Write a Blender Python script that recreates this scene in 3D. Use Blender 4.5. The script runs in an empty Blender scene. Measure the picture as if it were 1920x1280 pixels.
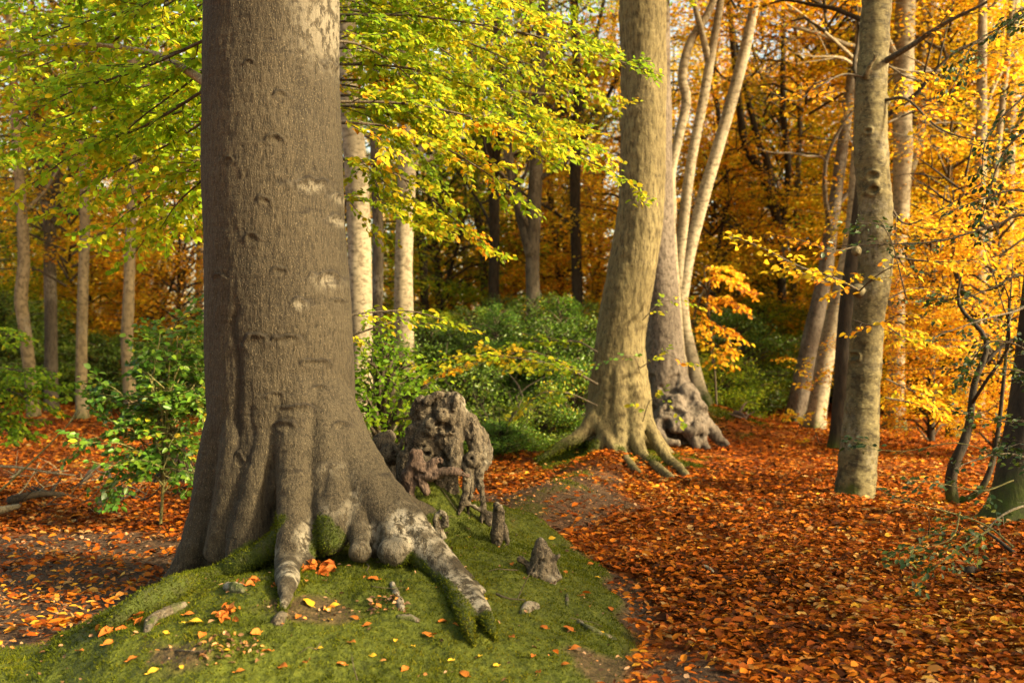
import bpy, math, random
import numpy as np
from mathutils import Vector, Matrix

sc = bpy.context.scene
C = sc.collection
R = math.radians
# ------------------------------------------------------------------ camera
cam_d = bpy.data.cameras.new("camera")
cam = bpy.data.objects.new("camera", cam_d)
C.objects.link(cam)
cam_d.sensor_width = 36.0
cam_d.lens = 35.0
cam_d.clip_end = 1000.0
cam.location = (0, 0, 1.5)
cam.rotation_euler = (R(90), 0, 0)
cam_d.dof.use_dof = True
cam_d.dof.focus_distance = 5.9
cam_d.dof.aperture_fstop = 2.0
sc.camera = cam
# ------------------------------------------------------------------ world + sun
SUN = Vector((0.92, -0.40, 0.58)).normalized()
world = bpy.data.worlds.new("World")
sc.world = world
world.use_nodes = True
wn = world.node_tree
bg = wn.nodes["Background"]
sky = wn.nodes.new("ShaderNodeTexSky")
sky.sky_type = 'NISHITA'
sky.sun_disc = False
sky.sun_elevation = math.asin(SUN.z)
sky.sun_rotation = math.atan2(SUN.x, SUN.y)
sky.dust_density = 3.0
warm = wn.nodes.new("ShaderNodeMix")          # the photograph's warm white balance
warm.data_type = 'RGBA'; warm.blend_type = 'MULTIPLY'; warm.inputs[0].default_value = 1.0
warm.inputs[7].default_value = (1.0, 0.86, 0.60, 1.0)
wn.links.new(sky.outputs[0], warm.inputs[6])
wn.links.new(warm.outputs[2], bg.inputs[0])
bg.inputs[1].default_value = 0.15
sl = bpy.data.lights.new("sun", 'SUN')
sl.energy = 5.0
sl.color = (1.0, 0.80, 0.47)
sl.angle = R(5.0)
so = bpy.data.objects.new("sun", sl)
so.rotation_euler = SUN.to_track_quat('Z', 'Y').to_euler()
so.location = (20, -10, 20)
C.objects.link(so)
sc.view_settings.view_transform = 'Standard'
sc.view_settings.look = 'None'
sc.view_settings.exposure = 1.85
sc.view_settings.gamma = 1.0
sc.cycles.max_bounces = 9
sc.cycles.diffuse_bounces = 5
sc.cycles.glossy_bounces = 2
sc.cycles.transmission_bounces = 4
sc.cycles.use_denoising = True

# ------------------------------------------------------------------ helpers
F = 35.0 / 36.0 * 1920.0
def P(px, py, d):
    return np.array([(px - 960) / F * d, d, 1.5 - (py - 640) / F * d])

def _hash(ix, iy, iz, seed):
    with np.errstate(over='ignore'):
        h = (ix.astype(np.uint32) * np.uint32(374761393) + iy.astype(np.uint32) * np.uint32(668265263)
             + iz.astype(np.uint32) * np.uint32(2147483647) + np.uint32(seed * 144665 + 7))
        h = (h ^ (h >> np.uint32(13))) * np.uint32(1274126177)
        h = (h ^ (h >> np.uint32(15))) * np.uint32(2246822519)
        h = h ^ (h >> np.uint32(16))
    return h.astype(np.float64) / 4294967295.0

def vnoise(p, seed=0):
    p = np.asarray(p, float)
    i = np.floor(p).astype(np.int64); f = p - i
    f = f * f * (3 - 2 * f)
    r = 0.0
    for dx in (0, 1):
        wx = f[:, 0] if dx else 1 - f[:, 0]
        for dy in (0, 1):
            wy = f[:, 1] if dy else 1 - f[:, 1]
            for dz in (0, 1):
                wz = f[:, 2] if dz else 1 - f[:, 2]
                r = r + wx * wy * wz * _hash(i[:, 0] + dx, i[:, 1] + dy, i[:, 2] + dz, seed)
    return r

def fbm(p, octv=3, seed=0, gain=0.5):
    p = np.asarray(p, float); a = 1.0; s = 0.0; t = 0.0
    for o in range(octv):
        s = s + a * vnoise(p * 2.0 ** o + 17.3 * o, seed + o); t += a; a *= gain
    return s / t

def sst(a, b, x):
    t = np.clip((x - a) / (b - a), 0, 1)
    return t * t * (3 - 2 * t)

def norm(v):
    return v / (np.linalg.norm(v, axis=-1, keepdims=True) + 1e-12)

class MB:
    """Collects triangles and quads and links them as one mesh object."""
    def __init__(s):
        s.v = []; s.f = []; s.n = 0
    def add(s, verts, faces, mat=0):
        verts = np.asarray(verts, np.float32).reshape(-1, 3); faces = np.asarray(faces, np.int64)
        s.f.append((faces + s.n, mat)); s.v.append(verts); s.n += len(verts)
    def mesh(s, name, mats=(), smooth=True):
        me = bpy.data.meshes.new(name)
        V = np.concatenate(s.v)
        me.vertices.add(len(V)); me.vertices.foreach_set("co", V.ravel())
        loops = np.concatenate([f.ravel() for f, m in s.f])
        tot = np.concatenate([np.full(len(f), f.shape[1], np.int32) for f, m in s.f])
        mi = np.concatenate([np.full(len(f), m, np.int32) for f, m in s.f])
        start = np.concatenate([[0], np.cumsum(tot)[:-1]]).astype(np.int32)
        me.loops.add(len(loops)); me.loops.foreach_set("vertex_index", loops.astype(np.int32))
        me.polygons.add(len(tot)); me.polygons.foreach_set("loop_start", start)
        me.polygons.foreach_set("material_index", mi)
        me.polygons.foreach_set("use_smooth", np.full(len(tot), smooth))
        for m in mats: me.materials.append(m)
        me.update(calc_edges=True)
        return me
    def build(s, name, mats=(), parent=None, loc=None, smooth=True):
        if not isinstance(mats, (list, tuple)): mats = [mats]
        if loc is not None:
            s.v = [v - np.asarray(loc, np.float32) for v in s.v]
        o = bpy.data.objects.new(name, s.mesh(name, mats, smooth))
        C.objects.link(o)
        if parent is not None: o.parent = parent
        elif loc is not None: o.location = loc
        return o

def tag(o, label=None, cat=None, group=None, kind=None):
    if label: o["label"] = label
    if cat: o["category"] = cat
    if group: o["group"] = group
    if kind: o["kind"] = kind
    return o

def empty(name, loc):
    o = bpy.data.objects.new(name, None)
    o.empty_display_size = 0.2
    o.location = [float(a) for a in loc]; C.objects.link(o)
    return o

def resample(pts, rad, step):
    pts = np.asarray(pts, float); rad = np.asarray(rad, float)
    n = len(pts)
    ext = np.vstack([2 * pts[0] - pts[1], pts, 2 * pts[-1] - pts[-2]])
    er = np.concatenate([[rad[0]], rad, [rad[-1]]])
    op, orr = [], []
    for i in range(n - 1):
        L = np.linalg.norm(pts[i + 1] - pts[i]); k = max(1, int(math.ceil(L / step)))
        t = (np.arange(k) / k)[:, None]
        p0, p1, p2, p3 = ext[i], ext[i + 1], ext[i + 2], ext[i + 3]
        op.append(0.5 * (2 * p1 + (p2 - p0) * t + (2 * p0 - 5 * p1 + 4 * p2 - p3) * t ** 2 + (3 * p1 - p0 - 3 * p2 + p3) * t ** 3))
        orr.append(er[i + 1] + (er[i + 2] - er[i + 1]) * t[:, 0])
    op.append(pts[-1:]); orr.append(rad[-1:])
    return np.vstack(op), np.concatenate(orr)

def frames(p):
    t = norm(np.gradient(p, axis=0))
    a = np.array([0, 0, 1.0]) if abs(t[0, 2]) < 0.9 else np.array([0, 1.0, 0])
    u = np.cross(t[0], a); u /= np.linalg.norm(u)
    U = [u]
    for i in range(1, len(p)):
        u = U[-1] - t[i] * np.dot(U[-1], t[i]); u /= np.linalg.norm(u) + 1e-9; U.append(u)
    U = np.array(U)
    return t, U, np.cross(t, U)

def tube(mb, pts, rad, segs=6, step=0.1, mat=0, rfun=None, smoothed=True):
    p, r = resample(pts, rad, step) if smoothed else (np.asarray(pts, float), np.asarray(rad, float))
    t, U, W = frames(p)
    a = np.arange(segs) / segs * 2 * math.pi
    rr = r[:, None] * np.ones(segs)[None]
    if rfun is not None: rr = rr * rfun(p, a)
    V = p[:, None, :] + rr[..., None] * (np.cos(a)[None, :, None] * U[:, None, :] + np.sin(a)[None, :, None] * W[:, None, :])
    n = len(p)
    i = np.arange(n - 1)[:, None] * segs; j = np.arange(segs)[None]; k = (np.arange(segs) + 1) % segs
    q = np.stack([i + j, i + k[None], i + segs + k[None], i + segs + j], -1).reshape(-1, 4)
    V = V.reshape(-1, 3)
    V = np.vstack([V, p[0] - t[0] * r[0] * .5, p[-1] + t[-1] * r[-1] * .5])
    mb.add(V, q, mat)
    b = mb.n - len(V)
    j = np.arange(segs)
    cap0 = np.stack([np.full(segs, n * segs), k, j], -1)
    cap1 = np.stack([np.full(segs, n * segs + 1), (n - 1) * segs + j, (n - 1) * segs + k], -1)
    mb.f.append((np.vstack([cap0, cap1]) + b, mat))

def ball(mb, c, r, sc3=(1, 1, 1), nu=14, nv=9, mat=0):
    c = np.asarray(c, float)
    th = (np.arange(1, nv) / nv) * math.pi; ph = np.arange(nu) / nu * 2 * math.pi
    V = np.stack([np.sin(th)[:, None] * np.cos(ph), np.sin(th)[:, None] * np.sin(ph), np.cos(th)[:, None] * np.ones(nu)], -1).reshape(-1, 3)
    V = np.vstack([V, [0, 0, 1], [0, 0, -1]]) * r * np.asarray(sc3) + c
    i = np.arange(nv - 2)[:, None] * nu; j = np.arange(nu)[None]; k = ((np.arange(nu) + 1) % nu)[None]
    q = np.stack([i + j, i + nu + j, i + nu + k, i + k], -1).reshape(-1, 4)
    n = (nv - 1) * nu; j = np.arange(nu); k = (j + 1) % nu
    b = mb.n
    mb.add(V, q, mat)
    t = np.vstack([np.stack([np.full(nu, n), j, k], -1), np.stack([np.full(nu, n + 1), (nv - 2) * nu + k, (nv - 2) * nu + j], -1)])
    mb.f.append((t + b, mat))

def fuse(mb, voxel, iters=6):
    """Voxel-fuse overlapping closed shapes into one skin; returns (verts, faces list, normals)."""
    me = mb.mesh("tmp_fuse")
    o = bpy.data.objects.new("tmp_fuse", me); C.objects.link(o)
    m = o.modifiers.new("r", 'REMESH'); m.mode = 'VOXEL'; m.voxel_size = voxel
    dg = bpy.context.evaluated_depsgraph_get()
    ev = o.evaluated_get(dg)
    out = bpy.data.meshes.new_from_object(ev)
    bpy.data.objects.remove(o); bpy.data.meshes.remove(me)
    n = len(out.vertices)
    V = np.empty(n * 3); out.vertices.foreach_get("co", V); V = V.reshape(-1, 3)
    nl = len(out.loops); L = np.empty(nl, np.int32); out.loops.foreach_get("vertex_index", L)
    tot = np.empty(len(out.polygons), np.int32); out.polygons.foreach_get("loop_total", tot)
    assert (tot == 4).all()
    Q = L.reshape(-1, 4)
    bpy.data.meshes.remove(out)
    V = relax(V, Q, iters)
    return V, Q

def relax(V, Q, iters, f=0.5):
    e = np.vstack([Q[:, [0, 1]], Q[:, [1, 2]], Q[:, [2, 3]], Q[:, [3, 0]]])
    n = len(V); a = np.concatenate([e[:, 0], e[:, 1]]); b = np.concatenate([e[:, 1], e[:, 0]])
    cnt = np.bincount(a, minlength=n)
    for _ in range(iters):
        S = np.stack([np.bincount(a, V[b, k], n) for k in range(3)], -1) / np.maximum(cnt, 1)[:, None]
        V = V + (S - V) * f
    return V

def vnormals(V, Q):
    fn = np.cross(V[Q[:, 2]] - V[Q[:, 0]], V[Q[:, 3]] - V[Q[:, 1]])
    N = np.zeros_like(V)
    for k in range(4):
        for c in range(3): N[:, c] += np.bincount(Q[:, k], fn[:, c], len(V))
    return norm(N)

def set_attr(o, name, val):
    a = o.data.attributes.new(name, 'FLOAT', 'POINT')
    a.data.foreach_set("value", np.asarray(val, np.float32))

# ------------------------------------------------------------------ node helpers
def new_mat(name):
    m = bpy.data.materials.new(name); m.use_nodes = True
    nt = m.node_tree; nt.nodes.clear()
    out = nt.nodes.new("ShaderNodeOutputMaterial")
    return m, nt, out
def nd(nt, t, ins=None, **kw):
    n = nt.nodes.new(t)
    for k, v in kw.items(): setattr(n, k, v)
    for k, v in (ins or {}).items():
        if hasattr(v, "is_linked") or isinstance(v, bpy.types.NodeSocket): nt.links.new(v, n.inputs[k])
        else: n.inputs[k].default_value = v
    return n
def c4(c): return (c[0], c[1], c[2], 1.0)
def ramp(nt, fac, stops, interp='LINEAR'):
    n = nt.nodes.new("ShaderNodeValToRGB"); n.color_ramp.interpolation = interp
    el = n.color_ramp.elements
    while len(el) < len(stops): el.new(0.5)
    for e, (p, c) in zip(el, stops):
        e.position = p; e.color = c4(c) if not np.isscalar(c) else (c, c, c, 1)
    nt.links.new(fac, n.inputs[0])
    return n.outputs[0]
def math_(nt, op, a, b=0.0, clamp=False):
    n = nt.nodes.new("ShaderNodeMath"); n.operation = op; n.use_clamp = clamp
    for i, v in enumerate((a, b)):
        if isinstance(v, bpy.types.NodeSocket): nt.links.new(v, n.inputs[i])
        else: n.inputs[i].default_value = v
    return n.outputs[0]
def mixc(nt, f, a, b, mode='MIX'):
    n = nt.nodes.new("ShaderNodeMix"); n.data_type = 'RGBA'; n.blend_type = mode
    for i, v in ((0, f), (6, a), (7, b)):
        if isinstance(v, bpy.types.NodeSocket): nt.links.new(v, n.inputs[i])
        elif i == 0: n.inputs[0].default_value = v
        else: n.inputs[i].default_value = c4(v)
    return n.outputs[2]
def noise(nt, vec, scale, detail=3.0, rough=0.55):
    return nd(nt, "ShaderNodeTexNoise", {"Vector": vec, "Scale": scale, "Detail": detail, "Roughness": rough}).outputs[0]
def mapped(nt, scale):
    tc = nt.nodes.new("ShaderNodeTexCoord")
    return nd(nt, "ShaderNodeMapping", {"Vector": tc.outputs["Object"], "Scale": scale}).outputs[0]
def attr(nt, name):
    return nd(nt, "ShaderNodeAttribute", attribute_name=name).outputs["Fac"]

def leaf_mat(name, stops, trans=0.55, rough=0.6, spread=0.35, patch=0.9, gloss=0.15, objvar=0.25):
    m, nt, out = new_mat(name)
    geo = nt.nodes.new("ShaderNodeNewGeometry"); oi = nt.nodes.new("ShaderNodeObjectInfo")
    pos = geo.outputs["Position"]
    nz = noise(nt, pos, patch, 4.0)
    v = math_(nt, 'MULTIPLY_ADD', math_(nt, 'SUBTRACT', geo.outputs["Random Per Island"], .5), spread * 2)
    nt.nodes[-1].inputs[2].default_value = 0.5
    v = math_(nt, 'ADD', v, math_(nt, 'MULTIPLY', math_(nt, 'SUBTRACT', nz, .5), 1.3))
    v = math_(nt, 'ADD', v, math_(nt, 'MULTIPLY', math_(nt, 'SUBTRACT', oi.outputs["Random"], .5), objvar))
    col = ramp(nt, v, stops)
    val = nd(nt, "ShaderNodeHueSaturation", {"Color": col, "Value": math_(nt, 'ADD', math_(nt, 'MULTIPLY', nd(nt, "ShaderNodeTexWhiteNoise", {"W": geo.outputs["Random Per Island"]}, noise_dimensions='1D').outputs[0], .7), .65)})
    b = nd(nt, "ShaderNodeBsdfPrincipled", {"Base Color": val.outputs[0], "Roughness": rough, "Specular IOR Level": gloss})
    t = nd(nt, "ShaderNodeBsdfTranslucent", {"Color": val.outputs[0]})
    mx = nd(nt, "ShaderNodeMixShader", {0: trans, 1: b.outputs[0], 2: t.outputs[0]})
    nt.links.new(mx.outputs[0], out.inputs[0])
    return m

def bark_mat(name, dark, mid, light, fs=(38, 38, 7), fleck=0.5, bump=0.6, ring=0.0, rough=0.85, blotch=1.6, fdark=.85, sdark=.45):
    m, nt, out = new_mat(name)
    big = noise(nt, mapped(nt, (1, 1, .55)), blotch, 4.0)
    stain = noise(nt, mapped(nt, (4.5, 4.5, .7)), 1.0, 4.0, .6)
    fine = noise(nt, mapped(nt, fs), 1.0, 4.0, .6)
    grain = noise(nt, mapped(nt, (fs[0] * 2.5, fs[1] * 2.5, fs[2] * 5)), 1.0, 2.0)
    col = mixc(nt, ramp(nt, big, [(.32, 0.0), (.68, 1.0)]), mid, light)
    col = mixc(nt, math_(nt, 'MULTIPLY', ramp(nt, stain, [(.38, 1.0), (.55, 0.0)]), sdark), col, dark)
    col = mixc(nt, math_(nt, 'MULTIPLY', ramp(nt, fine, [(.38, 1.0), (.54, 0.0)]), fdark), col, dark)
    col = mixc(nt, math_(nt, 'MULTIPLY', ramp(nt, grain, [(.58, 0.0), (.70, 1.0)]), fleck), col, [min(.6, c * 2.1) for c in light])
    h = math_(nt, 'ADD', fine, math_(nt, 'MULTIPLY', grain, .5))
    if ring:
        rg = noise(nt, mapped(nt, (2.5, 2.5, 34)), 1.0, 3.0)
        col = mixc(nt, math_(nt, 'MULTIPLY', ramp(nt, rg, [(.28, 1.0), (.42, 0.0)]), ring), col, dark)
        h = math_(nt, 'ADD', h, math_(nt, 'MULTIPLY', rg, ring))
    spots = noise(nt, mapped(nt, (9, 9, 7)), 1.0, 4.0, .7)
    col = mixc(nt, math_(nt, 'MULTIPLY', ramp(nt, spots, [(.66, 0.0), (.72, 1.0)]), .55), col, [c * .55 for c in dark])
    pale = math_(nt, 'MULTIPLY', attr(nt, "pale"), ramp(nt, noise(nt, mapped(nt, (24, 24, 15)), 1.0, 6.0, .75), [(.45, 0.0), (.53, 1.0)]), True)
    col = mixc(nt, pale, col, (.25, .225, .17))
    cr = attr(nt, "crack")
    col = mixc(nt, math_(nt, 'MULTIPLY', cr, ramp(nt, noise(nt, mapped(nt, (40, 40, 40)), 1.0, 3.0), [(.3, .5), (.6, 1.0)]), True), col, (.012, .009, .006))
    ms = math_(nt, 'MULTIPLY', attr(nt, "moss"), ramp(nt, noise(nt, mapped(nt, (16, 16, 16)), 1.0, 4.0), [(.36, .55), (.55, 1.0)]), True)
    mcol = mixc(nt, noise(nt, mapped(nt, (30, 30, 30)), 1.0), (.018, .028, .004), (.06, .078, .009))
    col = mixc(nt, ms, col, mcol)
    bp = nd(nt, "ShaderNodeBump", {"Height": h, "Strength": bump, "Distance": .012})
    b = nd(nt, "ShaderNodeBsdfPrincipled", {"Base Color": col, "Roughness": rough, "Specular IOR Level": .25, "Normal": bp.outputs[0]})
    nt.links.new(b.outputs[0], out.inputs[0])
    return m

GREEN, YGREEN, YEL, GOLD, ORG, RUST, BRN = (.12, .22, .012), (.30, .36, .016), (.66, .48, .018), (.76, .42, .016), (.68, .28, .014), (.44, .15, .01), (.18, .07, .012)
LIFT = np.array([.22, -.45, .80])      # leaves lean towards the light
M = {}
M['leaf_green'] = leaf_mat("beech_leaves_green", [(.0, (.15, .30, .013)), (.35, (.25, .41, .015)), (.6, (.37, .46, .017)), (.78, (.52, .48, .02)), (.9, YEL), (1, GOLD)], trans=.62)
M['leaf_ygreen'] = leaf_mat("beech_leaves_yellow_green", [(.0, (.13, .24, .012)), (.28, (.20, .31, .013)), (.52, (.31, .37, .015)), (.72, (.48, .43, .018)), (.88, YEL), (1, ORG)], trans=.62)
M['leaf_gold'] = leaf_mat("beech_leaves_gold", [(.0, YGREEN), (.22, (.5, .38, .02)), (.45, YEL), (.68, GOLD), (.88, ORG), (1, RUST)])
M['leaf_orange'] = leaf_mat("beech_leaves_orange", [(.0, (.42, .38, .02)), (.22, YEL), (.45, GOLD), (.75, ORG), (.95, RUST), (1, BRN)])
M['leaf_rust'] = leaf_mat("beech_leaves_rust", [(.0, (.2, .24, .015)), (.3, (.42, .34, .015)), (.55, (.55, .28, .014)), (.8, ORG), (1, RUST)])
M['leaf_olive'] = leaf_mat("understorey_leaves", [(.0, (.08, .15, .01)), (.4, (.17, .24, .012)), (.7, (.34, .34, .015)), (.9, (.55, .42, .02)), (1, ORG)])
M['leaf_holly'] = leaf_mat("holly_leaves", [(.0, (.026, .058, .006)), (.5, (.058, .112, .009)), (.85, (.12, .18, .012)), (1, (.22, .25, .02))], trans=.2, rough=.42, gloss=.35)
M['leaf_laurel'] = leaf_mat("glossy_shrub_leaves", [(.0, (.04, .11, .012)), (.5, (.08, .18, .016)), (.85, (.16, .26, .02)), (1, (.5, .36, .02))], trans=.35, rough=.4, gloss=.3, patch=2.0)
M['leaf_litter'] = leaf_mat("fallen_leaves", [(.0, (.035, .012, .004)), (.14, (.09, .023, .005)), (.36, (.22, .047, .004)), (.62, (.36, .092, .006)), (.80, (.42, .142, .010)), (.89, (.25, .12, .035)), (.95, (.36, .22, .08)), (1, (.50, .25, .02))], trans=.15, rough=.65, spread=.5, patch=.6, gloss=.1)
M['leaf_chip'] = leaf_mat("leaf_crumbs", [(.0, (.05, .03, .018)), (.4, (.16, .08, .035)), (.7, (.33, .2, .11)), (1, (.42, .16, .03))], trans=.05, spread=.5, patch=1.5)
M['leaf_yellow'] = leaf_mat("fallen_yellow_leaf", [(0, (.66, .36, .02)), (1, (.72, .47, .04))], trans=.15)
M['leaf_red'] = leaf_mat("fallen_rust_leaf", [(0, (.32, .07, .012)), (1, (.55, .2, .03))], trans=.12)
M['moss'] = leaf_mat("moss", [(.0, (.017, .019, .004)), (.28, (.028, .038, .003)), (.55, (.054, .070, .004)), (.78, (.095, .104, .006)), (1, (.13, .115, .011))], trans=.2, rough=.9, spread=.25, patch=2.4, gloss=.05)
M['leaf_lime'] = leaf_mat("lime_bush_leaves", [(.0, (.07, .16, .010)), (.5, (.12, .22, .011)), (.82, (.22, .29, .013)), (.95, YEL), (1, ORG)], patch=.4)
M['leaf_holly_dark'] = leaf_mat("holly_twig_leaves", [(.0, (.012, .03, .005)), (.5, (.026, .058, .008)), (.9, (.055, .09, .01)), (1, (.12, .15, .012))], trans=.2, rough=.4, gloss=.35)
M['twig'] = bark_mat("twig_bark", (0.0200, 0.0150, 0.0090), (0.0600, 0.0460, 0.0280), (0.1000, 0.0800, 0.0520), fs=(60, 60, 20))
M['twig_pale'] = bark_mat("pale_twig_bark", (.10, .08, .05), (.22, .18, .11), (.34, .29, .19), fs=(60, 60, 20))
M['twig_green'] = bark_mat("green_twig_bark", (.06, .06, .02), (.16, .15, .05), (.24, .22, .08), fs=(60, 60, 20))
M['bark_main'] = bark_mat("grey_brown_beech_bark", (.0072, .0055, .0031), (.0300, .0234, .0134), (.052, .042, .025), fs=(75, 75, 22), fleck=.9, bump=.9, fdark=.65, sdark=.4)
M['bark_gold'] = bark_mat("olive_beech_bark", (.040, .030, .0125), (.105, .084, .037), (.168, .138, .064), fs=(34, 34, 9), fleck=.3, bump=.9)
M['bark_pink'] = bark_mat("pinkish_beech_bark", (.038, .029, .021), (.094, .077, .060), (.14, .116, .092), fs=(30, 30, 14), fleck=.45, bump=.8)
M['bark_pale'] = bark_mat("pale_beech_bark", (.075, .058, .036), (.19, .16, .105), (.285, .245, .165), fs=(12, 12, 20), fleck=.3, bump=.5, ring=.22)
M['bark_smooth'] = bark_mat("smooth_beech_bark", (.032, .025, .011), (.092, .075, .034), (.148, .124, .058), fs=(14, 14, 16), fleck=.35, bump=.6, ring=.35)
M['bark_brown'] = bark_mat("brown_beech_bark", (.022, .017, .0105), (.064, .052, .034), (.10, .083, .057), fs=(26, 26, 7), fleck=.25)
M['bark_tan'] = bark_mat("tan_beech_bark", (.065, .048, .024), (.165, .124, .062), (.235, .182, .10), fs=(16, 16, 12), fleck=.2, bump=.5)
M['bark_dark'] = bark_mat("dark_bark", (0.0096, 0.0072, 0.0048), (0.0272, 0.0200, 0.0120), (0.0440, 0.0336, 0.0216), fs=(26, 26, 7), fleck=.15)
M['bark_stump'] = bark_mat("weathered_stump_bark", (.012, .0088, .0055), (.060, .046, .028), (.120, .098, .066), fs=(40, 40, 22), fleck=.6, bump=1.3, blotch=7)
M['wood_dead'] = bark_mat("bare_dead_wood", (0.0225, 0.0135, 0.0090), (0.0750, 0.0480, 0.0345), (0.1275, 0.0885, 0.0660), fs=(60, 60, 14), fleck=.4, bump=1.1, blotch=8)
# ------------------------------------------------------------------ terrain
def mound(x, y):
    e1 = ((x + .75) / 1.50) ** 2 + ((y - 5.5) / 2.45) ** 2
    e1 = e1 + .38 * (fbm(np.stack([np.ravel(x) * 1.5, np.ravel(y) * 1.5, 0 * np.ravel(x)], -1), 3, 51).reshape(np.shape(x)) - .5)
    m = .38 * np.clip(1 - e1, 0, 1) ** .95
    e2 = ((x + 1.75) / 1.1) ** 2 + ((y - 4.2) / 1.0) ** 2
    m = m + .10 * np.clip(1 - e2, 0, 1) ** 1.3
    m = m + .34 * np.exp(-((x + .52) / .30) ** 2 - ((y - 6.45) / .38) ** 2)
    return m
def bank_a(x, y): return np.exp(-((x - 1.2) / 1.05) ** 2 - ((y - 11.7) / 1.1) ** 2)
def bank_b(x, y): return np.exp(-((x - 2.75) / 1.25) ** 2 - ((y - 15.4) / 1.7) ** 2)
def hump(x, y): return np.exp(-((x - .42) / .75) ** 2 - ((y - 8.9) / .6) ** 2)
def ridge(x, y):
    t = np.clip(((x + .1) * 1.1 + (y - 7.2) * 3.6) / (1.1 ** 2 + 3.6 ** 2), 0, 1)
    return np.exp(-((x + .1 - 1.1 * t) ** 2 + (y - 7.2 - 3.6 * t) ** 2) / .42 ** 2)
def H(x, y):
    x = np.asarray(x, float); y = np.asarray(y, float)
    sh = x.shape; x = x.ravel(); y = y.ravel()
    z0 = np.zeros_like(x)
    h = .10 * (fbm(np.stack([x * .35, y * .35, z0], -1), 2, 3) - .5)
    h += .035 * (fbm(np.stack([x * 1.8, y * 1.8, z0], -1), 2, 5) - .5)
    m = mound(x, y)
    h += m + sst(0, .08, m) * .05 * (fbm(np.stack([x * 5, y * 5, z0], -1), 3, 8) - .5) + sst(0, .06, m) * .045 * (fbm(np.stack([x * 13, y * 13, z0], -1), 2, 9) - .5)
    h += .24 * bank_a(x, y) + .55 * bank_b(x, y) + .06 * hump(x, y) + .15 * ridge(x, y)
    h += .018 * np.clip(y - 22, 0, 60) + .03 * np.clip(np.abs(x) - 14, 0, 40)
    return h.reshape(sh)
def h1(x, y): return float(H(np.array([x]), np.array([y]))[0])
_D = np.concatenate([np.arange(3.0, 12, .01), np.arange(12, 60, .05)])
def G(px, py, lift=0.0):
    """Point of the ground seen at that place of the photograph."""
    k = (px - 960) / F
    g = H(k * _D, _D)
    z = 1.5 - (py - 640) / F * _D
    i = int(np.argmax(z <= g)) if (z <= g).any() else len(_D) - 1
    return np.array([k * _D[i], _D[i], g[i] + lift])

def moss_mask(x, y):
    z0 = np.zeros_like(x)
    nz = fbm(np.stack([x * 3, y * 3, z0], -1), 3, 21)
    m = sst(.02, .07, mound(x, y) + (nz - .5) * .10)
    nb = fbm(np.stack([x * 1.9, y * 1.9, z0 + 4], -1), 3, 23)
    b = sst(.35, .6, bank_a(x, y) * 1.0 + (nb - .56) * 1.8 + .35 * np.exp(-((x - .5) / .5) ** 2 - ((y - 11.0) / .7) ** 2))
    b2 = sst(.3, .6, bank_b(x, y) * 1.0 + (nb - .55) * 1.5)
    c = sst(.45, .9, ridge(x, y) + (nb - .66) * 2.8) * .55
    fr = sst(.5, .9, np.exp(-((x - 1.0) / .25) ** 2 - ((y - 3.75) / .15) ** 2)) * 0
    bare = sst(.66, .72, fbm(np.stack([x * 2.3, y * 2.3, z0 + 9], -1), 3, 29))
    return np.clip(np.maximum.reduce([m * (1 - .8 * bare), b, b2, c]), 0, 1)
def soil_mask(x, y):
    z0 = np.zeros_like(x)
    nz = fbm(np.stack([x * 1.6, y * 1.6, z0], -1), 3, 31) - .5
    def el(cx, cy, a, b): return sst(.25, -.25, ((x - cx) / a) ** 2 + ((y - cy) / b) ** 2 - 1 + nz * 1.6)
    return np.clip(np.maximum.reduce([sst(.01, .05, mound(x, y)), el(-3.2, 6.15, 1.9, 1.65), el(.25, 8.9, .85, .95), sst(.2, .6, ridge(x, y) + nz * 1.2) * .95 * sst(11.0, 9.8, y), el(.78, 4.45, .24, .55), el(.68, 5.6, .14, .8)]), 0, 1)

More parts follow.
